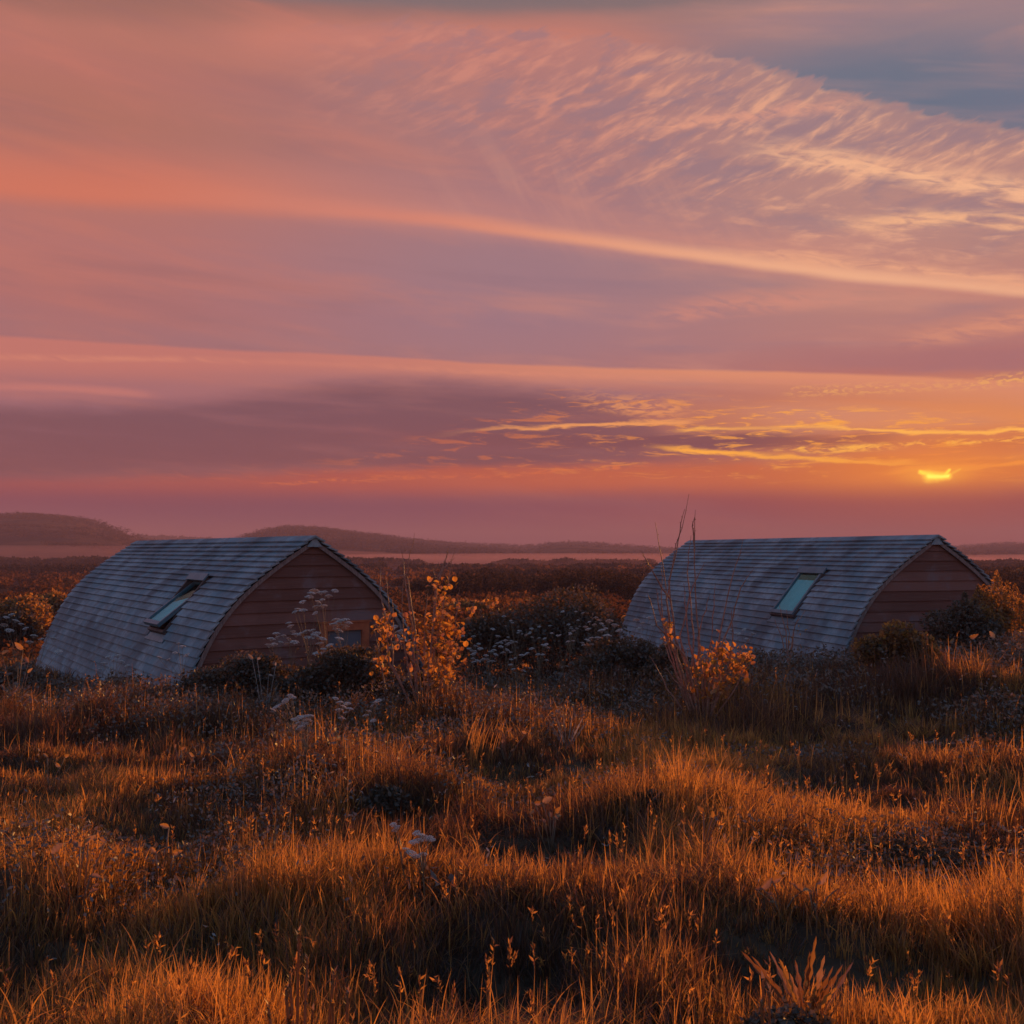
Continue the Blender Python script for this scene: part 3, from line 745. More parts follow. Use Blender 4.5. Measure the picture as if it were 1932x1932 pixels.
# rough heath between the huts and the woods
V, Fc, Cn, T, _ = far_trees(); bb = 0
for kk in range(1500):
    px = rng.uniform(-250, 2150); Y = rng.uniform(27, 100) if kk < 900 else rng.uniform(100, 330) ; x = (px - 966) / F * Y
    if hutmask_(x, Y): continue
    zg = hz(x, Y); w = rng.uniform(.5, 1.5) * (Y / 45) ** .6; hh = rng.uniform(.25, .65) * (.6 + Y / 110)
    lobes = [(x + rng.normal(0, w * .5), Y + rng.normal(0, w * .5), zg + hh * .3, w * .7, w * .7, hh * .7) for _ in range(3)]
    P = blob_points(150, rng, lobes, .3)
    v, f, c_, t = leaf_quads(P, .06 + Y * .0032, rng, 1.5); t = np.clip(t * .4 + .6 * rng.uniform(0, 1) ** 1.3, 0, 1)
    V.append(v); Fc.append(f + bb); Cn.append(c_); T.append(t); bb += len(v)
o = mesh_np('heath', np.concatenate(V), np.concatenate(Fc), np.concatenate(Cn), M_heath, attrs={'tone': np.concatenate(T)})
o['kind'] = 'stuff'; o['label'] = 'low russet heath and scrub beyond the huts'

# mast on the hill
mp = at(36, 974.5, 1100); mp.z -= 1
t = empty('mast', mp, 'thin post with short crossbar on the summit of the left hill', 'mast')
b = MB(); b.tube([(0, 0, 0), (0, 0, 6.0)], [.5, .4], 6); b.build('pole', M_bark, t)
b = MB(); b.box((0, 0, 5.0), 1.8, .2, .2); b.build('crossbar', M_bark, t)

# ------------------------------------------------------------------ huts
DK = np.array([0, .5, 1, 1.5, 2, 2.5, 3.2]); WK = np.array([0, .751, 1.343, 1.745, 2.002, 2.2, 2.428])
PC = np.polyfit(DK, WK, 5); PC[-1] = 0
HH = 3.45
dd = np.linspace(0, HH, 400); ww = np.where(dd <= 3.3, np.polyval(PC, dd), np.polyval(PC, 3.3) + (dd - 3.3) * .2)
sarc = np.concatenate([[0], np.cumsum(np.hypot(np.diff(dd), np.diff(ww)))])
def arc(s):                       # arclength -> (w, d, outward normal, down tangent)
    s = min(max(s, 0), sarc[-1])
    d = float(np.interp(s, sarc, dd)); w = float(np.interp(s, sarc, ww)); e = .04
    d0, d1 = np.interp([max(s - e, 0), min(s + e, sarc[-1])], sarc, dd); w0, w1 = np.interp([max(s - e, 0), min(s + e, sarc[-1])], sarc, ww)
    t = np.array([w1 - w0, -(d1 - d0)]); t /= np.linalg.norm(t)
    return w, d, (-t[1], t[0]), (t[0], t[1])   # normal (out, up)
def wid(d): return float(np.interp(d, dd, ww))
def hut(X, Y, Zr, yaw, Ln, label, open_sash, gable_window):
    base = Zr - HH
    r_ = random.Random(int(X * 10))
    t = empty('hut', (X, Y, base), label, 'hut', 'arched timber huts in the field', yaw - math.pi / 2)
    HHz = HH
    W0, W1, WD = 2.08, 3.08, (.76, 1.76)        # roof window extent along / down
    sw0, sw1 = float(np.interp(WD[0], dd, sarc)), float(np.interp(WD[1], dd, sarc))
    # roof of overlapping boards
    b = MB(); e = .158; nc = int(sarc[-1] / e) + 1
    def P(side, s, y, off):
        w, d, nrm, _ = arc(s)
        return (side * (w + nrm[0] * off), y, HHz - d + nrm[1] * off)
    for side in (-1, 1):
        for kx in range(nc):
            s0 = kx * e - .02; s1 = min((kx + 1) * e + .012, sarc[-1])
            y = -.06 + r_.uniform(-.008, .008); yend = Ln + .06
            while y < yend - .01:
                ln = r_.uniform(3.0, 5.6); y1 = min(y + ln, yend)
                if yend - y1 < .8: y1 = yend
                j = r_.uniform(-.0003, .0005); lo = .054 + j; tk = .028; dy = r_.uniform(-.0008, .0008)
                segs = [(y, y1)]
                if side < 0 and s1 > sw0 - .01 and s0 < sw1 - .02:    # leave the roof-window opening
                    segs = [(max(y, -1e9), min(y1, W0)), (max(y, W1), y1)]
                for (p0, p1) in segs:
                    if p1 - p0 < .01: continue
                    tone = r_.random()
                    ym = np.linspace(p0, p1, 2)
                    b.hexa([P(side, s0, p0 + .002, .012), P(side, s0, p1 - .002, .012), P(side, s1 + dy, p1 - .002, lo), P(side, s1 + dy, p0 + .002, lo),
                            P(side, s0, p0 + .002, .012 + tk), P(side, s0, p1 - .002, .012 + tk), P(side, s1 + dy, p1 - .002, lo + tk), P(side, s1 + dy, p0 + .002, lo + tk)], tone)
                y = y1
    # inner deck
    ns = 40
    for side in (-1, 1):
        for kx in range(ns):
            s0 = sarc[-1] * kx / ns; s1 = sarc[-1] * (kx + 1) / ns
            for (y0, y1, o_) in ((.0, W0 + .02, 0), (W0 + .02, W1 - .02, 1), (W1 - .02, Ln, 0)):
                if side < 0 and o_ and s1 > sw0 + .03 and s0 < sw1 - .03: continue
                q_ = [P(side, s0, y0, -.012), P(side, s0, y1, -.012), P(side, s1, y1, -.012), P(side, s1, y0, -.012)]
                b.add(q_, [(0, 1, 2, 3)], .2)
    b.hexa([(-.14, -.05, HHz - .13), (.14, -.05, HHz - .13), (.14, Ln + .05, HHz - .13), (-.14, Ln + .05, HHz - .13),
            (-.02, -.05, HHz + .034), (.02, -.05, HHz + .034), (.02, Ln + .05, HHz + .034), (-.02, Ln + .05, HHz + .034)], .3)   # unseen fill block added to keep sun from leaking under the cap
    roof = b.build('roof', M_roof, t)
    # ridge cap: two capping boards meeting at the ridge
    b = MB()
    for side in (-1, 1):
        w, d, nrm, tg = arc(.02)
        w2, d2, nrm2, tg2 = arc(.17)
        y = -.09
        while y < Ln + .09 - .01:
            y1 = min(y + r_.uniform(2.4, 3.6), Ln + .09)
            if Ln + .09 - y1 < .8: y1 = Ln + .09
            jz = r_.uniform(-.0005, .001)
            b.hexa([(0, y, HHz + .035 + jz), (0, y1, HHz + .035 + jz), (side * (w2 + nrm2[0] * .055), y1, HHz - d2 + nrm2[1] * .055 + jz), (side * (w2 + nrm2[0] * .055), y, HHz - d2 + nrm2[1] * .055 + jz),
                    (0, y, HHz + .072 + jz), (0, y1, HHz + .072 + jz), (side * (w2 + nrm2[0] * .08), y1, HHz - d2 + nrm2[1] * .085 + jz), (side * (w2 + nrm2[0] * .08), y, HHz - d2 + nrm2[1] * .085 + jz)], r_.random())
            y = y1
    b.build('ridge_cap', M_roof, roof)
    # gables clad in horizontal boards
    gw = dict(x0=.14, x1=1.10, d0=1.49, d1=2.75)
    for gi, yg in enumerate((.07, Ln - .07)):
        b = MB(); sg = -1 if gi == 0 else 1
        eh = .20; nb = int(HH / eh) + 1
        for kx in range(nb):
            z1 = HHz - .045 - kx * eh; z0 = max(z1 - eh - .012, 0)
            d1 = HHz - z1; d0 = HHz - z0
            def xr(dv): return max(wid(dv - .03) - .035, .01)
            spans = [(-1, 1)]
            tone = r_.random()
            def piece(xa0, xa1, xb0, xb1):       # bottom x range, top x range
                b.hexa([(xa0, yg + sg * .005, z0), (xa1, yg + sg * .005, z0), (xa1, yg + sg * .042, z0), (xa0, yg + sg * .042, z0),
                        (xb0, yg + sg * .0, z1), (xb1, yg + sg * .0, z1), (xb1, yg + sg * .012, z1), (xb0, yg + sg * .012, z1)], tone)
            if gable_window and gi == 0 and d0 > gw['d0'] and d1 < gw['d1']:
                piece(-xr(d0), gw['x0'] + .02, -xr(d1), gw['x0'] + .02)
                piece(gw['x1'] - .02, xr(d0), gw['x1'] - .02, xr(d1))
                if d1 < gw['d0']:
                    z0s = z0; z0 = HHz - gw['d0'] - .02; piece(gw['x0'] + .02, gw['x1'] - .02, gw['x0'] + .02, gw['x1'] - .02); z0 = z0s
            else:
                piece(-xr(d0), xr(d0), -xr(d1), xr(d1))
        gable = b.build('gable_wall', M_gable, t)
        # verge board following the arch
        b = MB(); n_ = 40
        ys0, ys1 = (yg + sg * .050, yg + sg * .088)
        for side in (-1, 1):
            for kx in range(n_):
                sA_, sB_ = sarc[-1] * kx / n_ + (0.0), sarc[-1] * (kx + 1) / n_
                def Q(s, off, yy):
                    w, d, nrm, _ = arc(s); return (max(side * (w + nrm[0] * off), 0) if side > 0 else min(side * (w + nrm[0] * off), 0), yy, HHz - d + nrm[1] * off)
                b.hexa([Q(sA_, -.075, ys0), Q(sB_, -.075, ys0), Q(sB_, -.005, ys0), Q(sA_, -.005, ys0),
                        Q(sA_, -.075, ys1), Q(sB_, -.075, ys1), Q(sB_, -.005, ys1), Q(sA_, -.005, ys1)], .5)
        b.build('verge_board', M_verge, t)
        if gable_window and gi == 0:
            wz = HHz - (gw['d0'] + gw['d1']) / 2; wx = (gw['x0'] + gw['x1']) / 2; hw = (gw['x1'] - gw['x0']) / 2; hh = (gw['d1'] - gw['d0']) / 2
            b = MB(); fw = .14; yy = yg + sg * .04
            b.box((wx - hw + fw / 2, yy, wz), fw, .09, hh * 2)
            b.box((wx + hw - fw / 2, yy, wz), fw, .09, hh * 2)
            b.box((wx, yy, wz + hh - fw / 2), 2 * hw - 2 * fw, .09, fw)
            b.box((wx, yy, wz - hh + fw / 2), 2 * hw - 2 * fw, .09, fw)
            b.box((wx, yy - .012, wz + hh + .016), 2 * hw + .06, .12, .032)
            wf = b.build('window', M_winwood, t)
            wf['label'] = 'orange timber framed window'
            b = MB(); b.box((wx, yy + .02, wz), 2 * hw - 2 * fw, .012, 2 * hh - 2 * fw); b.build('pane', M_pane, wf)
    # plinth
    b = MB(); b.box((0, Ln / 2, .0), 2 * wid(HH) - .2, Ln - .3, .5); b.build('plinth', M_base, t)
    # ---- roof window (local frame: u along ridge, v down the slope, n outwards)
    sm = (sw0 + sw1) / 2
    pa = Vector(P(-1, sw0, 0, 0)); pb_ = Vector(P(-1, sw1, 0, 0)); dv = (pb_ - pa); hv = dv.length; dv.normalize()
    uu = Vector((0, 1, 0)); nn = uu.cross(dv)
    if nn.x > 0: nn = -nn
    ctr = (pa + pb_) / 2 + Vector((0, (W0 + W1) / 2, 0))
    bulge = .055
    def MX(u, v, n): return ctr + uu * u + dv * v + nn * (n + bulge)
    hwid = (W1 - W0) / 2; hl = hv / 2
    def fbox(b, u0, u1, v0, v1, n0, n1, fn=MX, tone=.5):
        b.hexa([fn(u0, v0, n0), fn(u1, v0, n0), fn(u1, v1, n0), fn(u0, v1, n0), fn(u0, v0, n1), fn(u1, v0, n1), fn(u1, v1, n1), fn(u0, v1, n1)], tone)
    b = MB(); fr_ = .055
    fbox(b, -hwid, -hwid + fr_, -hl, hl, -.16, .075); fbox(b, hwid - fr_, hwid, -hl, hl, -.16, .075)
    fbox(b, -hwid + fr_, hwid - fr_, -hl, -hl + fr_, -.16, .075); fbox(b, -hwid + fr_, hwid - fr_, hl - fr_, hl, -.16, .075)
    rw = b.build('roof_window', M_dark, t)
    if open_sash: rw['label'] = 'roof window with its pivoting sash tilted open'
    # metal flashing apron beneath and hood above
    b = MB()
    fbox(b, -hwid - .03, hwid + .03, -hl - .05, -hl + .11, .077, .105)
    fbox(b, -hwid - .10, -hwid - .004, -hl - .02, hl + .05, -.035, -.0)
    fbox(b, hwid + .004, hwid + .06, -hl - .02, hl + .05, -.035, -.0)
    fbox(b, -hwid - .10, hwid + .06, hl + .004, hl + .16, -.035, -.005)
    b.build('flashing', M_flash, rw)
    # interior reveal: lining boards in the shaft and a blind behind the glass
    b = MB(); fbox(b, -hwid + fr_, hwid - fr_, -hl + fr_, hl - fr_, -.32, -.30); b.build('lining', M_dark, rw)
    ang = R(13) if open_sash else R(1.2)
    iu = hwid - .075 + .03; il = hl - .03
    def SX(u, v, n):                       # sash pivots about its middle: the lower half swings outwards
        v2 = v * math.cos(ang) - n * math.sin(ang) * 1.0
        n2 = v * math.sin(ang) + n * math.cos(ang)
        return MX(u, v2, n2 + .05)
    b = MB(); sf = .06
    fbox(b, -iu, -iu + sf, -il, il, -.02, .05, SX); fbox(b, iu - sf, iu, -il, il, -.02, .05, SX)
    fbox(b, -iu + sf, iu - sf, -il, -il + sf, -.02, .05, SX); fbox(b, -iu + sf, iu - sf, il - .09, il, -.02, .05, SX)
    sash = b.build('sash', M_flash, rw)
    vt0, vt1 = (-.02, -.26) if open_sash else (-il + .24, -il + .24)      # top edge of the blind behind the glass, slanted where it hangs askew
    b = MB(); b.hexa([SX(-iu + sf, vt1, -.012), SX(iu - sf, vt0, -.012), SX(iu - sf, il - .09, -.012), SX(-iu + sf, il - .09, -.012),
                      SX(-iu + sf, vt1, -.004), SX(iu - sf, vt0, -.004), SX(iu - sf, il - .09, -.004), SX(-iu + sf, il - .09, -.004)]); b.build('blind', M_blind, sash)
    b = MB(); fbox(b, -iu + sf, iu - sf, -il + sf, il - .09, .018, .026, SX); b.build('pane', M_glass, sash)
    return t
hut(-3.501, 16.881, EYE + .19, 2.2, 11.4, 'wooden hut with arched roof, tilted open roof window and orange framed gable window', True, True)
hut(8.535, 19.251, EYE + .244, 1.826, 11.4, 'wooden hut with arched roof and closed roof window behind the bare twiggy sapling', False, False)
#NEXT
# ------------------------------------------------------------------ grass
def blades(x, y, h, w, lean_a, lean, rgen, sink=.02, z=None, curl=None, segs=3):
    n = len(x)
    z0 = (hgt(x, y) if z is None else z) - sink
    fa = rgen.uniform(0, np.pi, n)                    # facing of the flat of the blade
    sx_ = np.cos(fa); sy_ = np.sin(fa)
    curl = np.ones(n) if curl is None else curl
    rows = []
    for j in range(segs + 1):
        t = j / segs
        bx = np.cos(lean_a) * lean * h * t ** 1.9; by = np.sin(lean_a) * lean * h * t ** 1.9
        zz = h * (t - .45 * lean * t ** 2.4 * curl)
        ww = w * (1 - t ** 1.6) * (1 if j < segs else 0) + w * .05
        if j < segs:
            rows.append(np.stack([x + bx - sx_ * ww / 2, y + by - sy_ * ww / 2, z0 + zz], -1))
            rows.append(np.stack([x + bx + sx_ * ww / 2, y + by + sy_ * ww / 2, z0 + zz], -1))
        else:
            rows.append(np.stack([x + bx, y + by, z0 + zz], -1))
    V = np.stack(rows, 1).reshape(-1, 3)
    nv = 2 * segs + 1
    b = np.arange(n)[:, None] * nv
    fl = []; cn = []
    for j in range(segs - 1): fl.append(np.concatenate([b + 2*j, b + 2*j + 1, b + 2*j + 3, b + 2*j + 2], 1))
    quads = np.stack(fl, 1).reshape(n, -1)
    tri = np.concatenate([b + 2*segs - 2, b + 2*segs - 1, b + 2*segs], 1)
    F_ = np.concatenate([quads, tri], 1).ravel()
    Cn = np.tile([4] * (segs - 1) + [3], n)
    return V, F_, Cn, nv
class Acc:
    def __init__(s): s.V = []; s.F = []; s.C = []; s.T = []; s.b = 0
    def add(s, V, F_, Cn, T):
        s.V.append(V); s.F.append(F_ + s.b); s.C.append(Cn); s.T.append(T); s.b += len(V)
    def build(s, name, mat, parent=None):
        return mesh_np(name, np.concatenate(s.V), np.concatenate(s.F), np.concatenate(s.C), mat, parent, attrs={'tone': np.concatenate(s.T)})
def hutmask(x, y):                                     # True where a hut stands
    k = np.zeros(len(x), bool)
    for X, Y, yaw in ((-3.501, 16.881, 2.2), (8.535, 19.251, 1.826)):
        a = (x - X) * math.cos(yaw) + (y - Y) * math.sin(yaw); u = -(x - X) * math.sin(yaw) + (y - Y) * math.cos(yaw)
        k |= (a > -.1) & (a < 11.6) & (np.abs(u) < 2.5)
    return k
def sample(n, r0, r1, a0, a1, p=1.0):
    # density falls as r^-p ; area element r dr
    u = rng.uniform(0, 1, n); k = 2 - p
    r = (r0 ** k + u * (r1 ** k - r0 ** k)) ** (1 / k)
    a = rng.uniform(min(a0, a1), max(a0, a1), n)
    return r * np.sin(a), r * np.cos(a)
def tallness(x, y):                                    # grass height field, metres
    m1 = fbm(x * .8 + 3, y * .8 + 7, 51, 3); m2 = fbm(x * 2.2, y * 2.2, 57, 2)
    h = .13 + .20 * np.clip((m1 - .32) * 2.2, 0, 1) + .10 * (m2 - .5)
    belt = np.clip((np.hypot(x, y) - 8.5) / 3.5, 0, 1) * np.clip((17.5 - y) / 2, .25, 1)
    h = h * (1 + 1.0 * belt) + .04 * belt
    for cx, cyy, rx, ry, mh in MG:
        h = h * (1 + np.sign(mh) * .40 * np.exp(-((x - cx) / rx) ** 2 - ((y - cyy) / ry) ** 2))
    return np.clip(h * .88, .06, .70)
def grass_patch(acc, nt, per, r0, r1, a0, a1, p, wmul):
    tx, ty = sample(nt, r0, r1, a0, a1, p)
    k = ~hutmask(tx, ty); tx, ty = tx[k], ty[k]
    # bare / sparse hollows
    keep = fbm(tx * 1.7 + 11, ty * 1.7, 71, 2) + rng.uniform(-.12, .12, len(tx)) > .22
    tx, ty = tx[keep], ty[keep]
    n = len(tx)
    th_ = tallness(tx, ty) * rng.uniform(.5, 1.3, n)
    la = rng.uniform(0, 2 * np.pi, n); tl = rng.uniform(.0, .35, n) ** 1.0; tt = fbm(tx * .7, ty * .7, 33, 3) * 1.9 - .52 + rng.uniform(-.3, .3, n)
    for cx, cyy, rx, ry, mh in MG: tt = tt + np.sign(mh) * .30 * np.exp(-((tx - cx) / rx) ** 2 - ((ty - cyy) / ry) ** 2)  # lit crests and shaded hollows put into the blade tone
    tt = np.clip(tt - .34 * np.clip((np.hypot(tx, ty) - 8.6) / 2, 0, 1), 0, 1)  # mid-distance belt toned darker, its shade put into the blade colour
    rad = rng.uniform(.02, .07, n) * (1 + np.hypot(tx, ty) / 12)
    mat_ = np.clip((fbm(tx * 1.3 + 31, ty * 1.3 + 17, 63, 3) - .52) * 5, 0, 1); th_ = th_ * (1 - .35 * mat_); tl = tl + mat_ * .55   # flattened, matted patches
    N = n * per
    rep = lambda q: np.repeat(q, per)
    ang = rng.uniform(0, 2 * np.pi, N); rr = np.sqrt(rng.uniform(0, 1, N)) * rep(rad)
    x = rep(tx) + rr * np.cos(ang); y = rep(ty) + rr * np.sin(ang)
    h = rep(th_) * rng.uniform(.45, 1.12, N)
    dist = np.hypot(x, y)
    w = (.0030 + .00052 * dist ** 1.1) * rng.uniform(.6, 1.5, N) * wmul
    lean_a = np.where(rng.uniform(0, 1, N) < .5, ang, rep(la) + rng.normal(0, .5, N))
    lean = np.clip(rep(tl) + rng.exponential(.16, N), 0, 1.2)
    V, F_, Cn, nv = blades(x, y, h, w, lean_a, lean, rng)
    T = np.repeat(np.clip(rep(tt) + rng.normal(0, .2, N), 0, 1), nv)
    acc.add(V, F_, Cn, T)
AH = math.atan(966 / F)
acc = Acc()
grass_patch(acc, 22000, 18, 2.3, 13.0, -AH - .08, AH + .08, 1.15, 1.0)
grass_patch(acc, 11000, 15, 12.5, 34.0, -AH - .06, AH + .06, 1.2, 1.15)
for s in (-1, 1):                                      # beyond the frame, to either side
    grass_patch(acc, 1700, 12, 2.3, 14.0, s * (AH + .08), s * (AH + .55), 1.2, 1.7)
# coarse arching blades and upright seed stalks among the fine grass
def coarse(n, r0, r1, hlo, hhi, lean_m, wid_, p=1.2):
    x, y = sample(n, r0, r1, -AH - .05, AH + .05, p)
    k = ~hutmask(x, y); x, y = x[k], y[k]; n = len(x)
    h = tallness(x, y) * rng.uniform(hlo, hhi, n)
    lean = np.clip(rng.exponential(lean_m, n), 0, 1.5)
    V, F_, Cn, nv = blades(x, y, h, wid_ * (1 + .1 * np.hypot(x, y)) * rng.uniform(.7, 1.3, n), rng.uniform(0, 2 * np.pi, n), lean, rng, curl=np.full(n, 1.25), segs=6)
    acc.add(V, F_, Cn, np.repeat(rng.uniform(.35, 1, n), nv))
coarse(3600, 2.4, 14, 1.0, 1.4, .5, .0040)
coarse(2600, 2.4, 11, 1.05, 1.5, .12, .0044)
coarse(3000, 12, 30, 1.0, 1.35, .2, .0042)
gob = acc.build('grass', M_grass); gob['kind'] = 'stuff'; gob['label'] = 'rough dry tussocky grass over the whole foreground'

# seed heads: thin stalks with bristly tips
acc = Acc()
x, y = sample(900, 2.6, 13, -AH - .04, AH + .04, 1.2)
h = tallness(x, y) * rng.uniform(1.15, 1.6, len(x)); z = hgt(x, y)
la = rng.uniform(0, 6.28, len(x)); ln_ = rng.uniform(0, .25, len(x))
V, F_, Cn, nv = blades(x, y, h, np.full(len(x), .0028) * (1 + .08 * np.hypot(x, y)), la, ln_, rng, z=z)
acc.add(V, F_, Cn, np.full(len(V), .6))
m_ = 14
X2 = np.repeat(x, m_); Y2 = np.repeat(y, m_); H2 = np.repeat(h, m_); LA = np.repeat(la, m_); LN = np.repeat(ln_, m_)
t = rng.uniform(.74, 1.0, len(X2))
P = np.stack([X2 + np.cos(LA) * LN * H2 * t ** 1.9, Y2 + np.sin(LA) * LN * H2 * t ** 1.9, np.repeat(z, m_) + H2 * (t - .45 * LN * t ** 2.4)], -1)
v, f, c_, tt = leaf_quads(P, .022, rng, 3.4, tilt_up=.8); acc.add(v, f, c_, tt)
so = acc.build('seed_grass', M_grass); so['kind'] = 'stuff'; so['label'] = 'bristly seed heads rising over the grass'

# low leafy undergrowth, duller and greyer than the grass, in patches
acc = Acc()
n = 5200
x, y = sample(n, 4.5, 19, -AH - .05, AH + .05, .9)
k = (~hutmask(x, y)) & (fbm(x * .6 + 20, y * .6 + 3, 91, 3) + .22 * np.clip((y - 7.5) / 4, 0, 1) + rng.uniform(-.08, .08, n) > .60); x, y = x[k], y[k]
m_ = 34
X2 = np.repeat(x, m_) + rng.normal(0, .09, len(x) * m_); Y2 = np.repeat(y, m_) + rng.normal(0, .09, len(x) * m_)
P = np.stack([X2, Y2, hgt(X2, Y2) + tallness(X2, Y2) * rng.uniform(.2, 1.02, len(X2))], -1)
v, f, c_, tt = leaf_quads(P, .010 + .0030 * np.hypot(X2, Y2), rng, 1.9); acc.add(v, f, c_, tt)
uo = acc.build('undergrowth', M_herb); uo['kind'] = 'stuff'; uo['label'] = 'dull leafy weeds mixed through the grass'
# scattered withered pale leaves caught in it
acc = Acc()
x, y = sample(260, 4, 15, -AH, AH, 1.0); k = ~hutmask(x, y); x, y = x[k], y[k]
P = np.stack([x, y, hgt(x, y) + tallness(x, y) * rng.uniform(.5, .95, len(x))], -1)
P = np.repeat(P, 4, 0) + rng.normal(0, .03, (len(P) * 4, 3))
v, f, c_, tt = leaf_quads(P, .012 + .003 * P[:, 1], rng, 3.2); acc.add(v, f, c_, tt)
uo = acc.build('dead_leaves', M_pale); uo['kind'] = 'stuff'; uo['label'] = 'withered pale leaves caught in the weeds'

# ------------------------------------------------------------------ bushes
def bush(px, ptop, pbase, Y, wpx, label, cat='bush', mat=None, n=5000, leaf=.06, lobes=7, name='bush', group=None, ground=True, shell=.45, depth=.8, sprigs=0):
    if Y < 0: Y = auto_y(px, ptop, -Y)
    base = at(px, pbase, Y); zt = at(px, ptop, Y).z
    zg = hz(base.x, Y) - .05
    w = wpx / F * Y
    t = empty(name, (base.x, Y, zg), label, cat, group)
    Htot = zt - zg
    r_ = np.random.default_rng(int(px * 3 + Y * 7))
    Ls = [(0, 0, Htot * .42, w * .36, w * .36 * depth, Htot * .42)]
    for k in range(lobes):
        a = r_.uniform(-.40, .40) * w
        hh = Htot * (1 - (abs(a) / w * 1.55) ** 2 * .9) * r_.uniform(.72, .98)
        rr = w * r_.uniform(.13, .24)
        Ls.append((a, r_.uniform(-.3, .3) * w * depth, hh - rr * .75, rr, rr, rr * .8))
    P = blob_points(n, r_, Ls, shell)
    P = P[P[:, 2] > .03]
    acc = Acc()
    v, f, c_, tt = leaf_quads(P, leaf, r_, 1.6)
    # clumped tone: each lobe's leaves vary together
    tt = np.clip(tt * .6 + .4 * np.repeat(vnoise(P[:, 0] * 4, P[:, 2] * 4 + P[:, 1] * 3, 8), 4), 0, 1)
    acc.add(v, f, c_, tt)
    for s in range(sprigs):
        a = r_.uniform(-.42, .42) * w; z0 = Htot * (1 - (abs(a) / w * 1.5) ** 2) * .8; hl = Htot * r_.uniform(.18, .34)
        m_ = 240
        tq = r_.uniform(0, 1, m_); rr = (1 - tq) * hl * .30 + .01
        an = r_.uniform(0, 6.28, m_); yo = r_.uniform(-.2, .2) * w * depth
        Q = np.stack([a + rr * np.cos(an), yo + rr * np.sin(an), z0 + tq * hl], -1)
        v, f, c_, t2 = leaf_quads(Q, leaf * .8, r_, 1.9, .5); acc.add(v, f, c_, t2)
    acc.build('foliage', mat or M_bush, t)
    b = MB()
    for k in range(26):
        q = P[r_.integers(len(P))]
        md = np.array([q[0] * .35, q[1] * .35, q[2] * .55]) + r_.normal(0, .04, 3)
        b.tube([(r_.uniform(-.08, .08), r_.uniform(-.08, .08), 0), md, q], [.014, .009, .003], 4)
    b.build('branches', M_bark, t)
    return t
bush(1030, 1088, 1300, 17.6, 330, 'large dark bramble mound between the two huts', n=17000, leaf=.06, lobes=14)
bush(905, 1130, 1300, 17.0, 150, 'dark bush on the left flank of the central bramble mound', n=5000, leaf=.06)
bush(455, 1208, 1345, 12.6, 190, 'dark rounded bush before the left corner of the orange windowed gable', n=8000, leaf=.05)
bush(655, 1206, 1370, 12.2, 200, 'dark leafy bush below the orange framed window', n=9000, leaf=.05)
bush(570, 1250, 1370, 12.4, 120, 'low dark bush in the gap under the gable boards', n=4000, leaf=.05)
bush(1180, 1185, 1330, 14.5, 170, 'low dark bush at the far left corner of the right hut', n=6000, leaf=.055)
bush(1262, 1208, 1330, 13.0, 90, 'dark bush directly behind the bare twiggy sapling', n=3600, leaf=.05)
bush(1690, 1166, 1320, 12.6, 150, 'rounded bush with sunlit crown before the right gable', mat=M_scrub, n=8000, leaf=.055, lobes=9)
bush(1805, 1122, 1290, 16.8, 150, 'dense bush against the right corner of the right gable', n=7000, leaf=.06, sprigs=2)
bush(1885, 1104, 1290, 17.4, 180, 'tall bush with glowing conical shoots right of the right hut', mat=M_scrub, n=8000, leaf=.055, sprigs=16, shell=.3)
bush(1990, 1120, 1290, 18.0, 150, 'bush cut off by the right edge of the picture', mat=M_scrub, n=6000, leaf=.055, sprigs=9, shell=.3)
bush(800, 1262, 1370, 11.6, 130, 'low dark bush at the foot of the golden leaved sapling', n=5000, leaf=.05)
bush(990, 1290, 1360, 14.0, 170, 'low weedy mound in front of the central brambles', mat=M_herb, n=5000, leaf=.05)
bush(40, 1245, 1345, 14.0, 130, 'low weedy bush at the left edge before the hut foot', mat=M_herb, n=4500, leaf=.05)
bush(200, 1282, 1360, 12.8, 260, 'long low weeds along the foot of the left hut roof', mat=M_herb, n=6500, leaf=.045)
bush(1450, 1214, 1320, 15.5, 230, 'low weeds along the foot of the right hut roof', mat=M_herb, n=6000, leaf=.05)
bush(730, 1478, 1580, -0.22, 110, 'small dark mound of weeds among the middle tussocks', mat=M_bush, n=3500, leaf=.035)
bush(1215, 1484, 1540, -0.20, 100, 'dark clump of weeds right of the middle of the meadow', mat=M_bush, n=3000, leaf=.035)
bush(1490, 1855, 1960, -0.34, 190, 'dark mat of weeds below the spiky thistle', mat=M_bush, n=3000, leaf=.022)
# scrub in the fields beyond
for px, pt, pb, Y, w_, lab in ((40, 1120, 1185, 42, 150, 'orange scrub patch beyond the left hut, nearest the left edge'), (105, 1112, 1160, 55, 120, 'orange scrub touching the left hut roof outline'), (-60, 1112, 1180, 44, 150, 'orange scrub cut off by the left edge'),
                          (880, 1128, 1165, 60, 90, 'orange scrub beyond the golden leaved sapling'), (30, 1152, 1200, 33, 90, 'dark scrub clump in the field behind the left umbels'), (1925, 1066, 1100, 110, 70, 'dark tree clump in the field at the right edge'),
                          (1200, 1150, 1200, 40, 60, 'small scrub seen past the far corner of the right hut')):
    bush(px, pt, pb, Y, w_, lab, mat=M_scrub if 'orange' in lab or 'small' in lab else M_bush, n=4200, leaf=.0032 * Y + .03, name='scrub', lobes=9, cat='scrub')

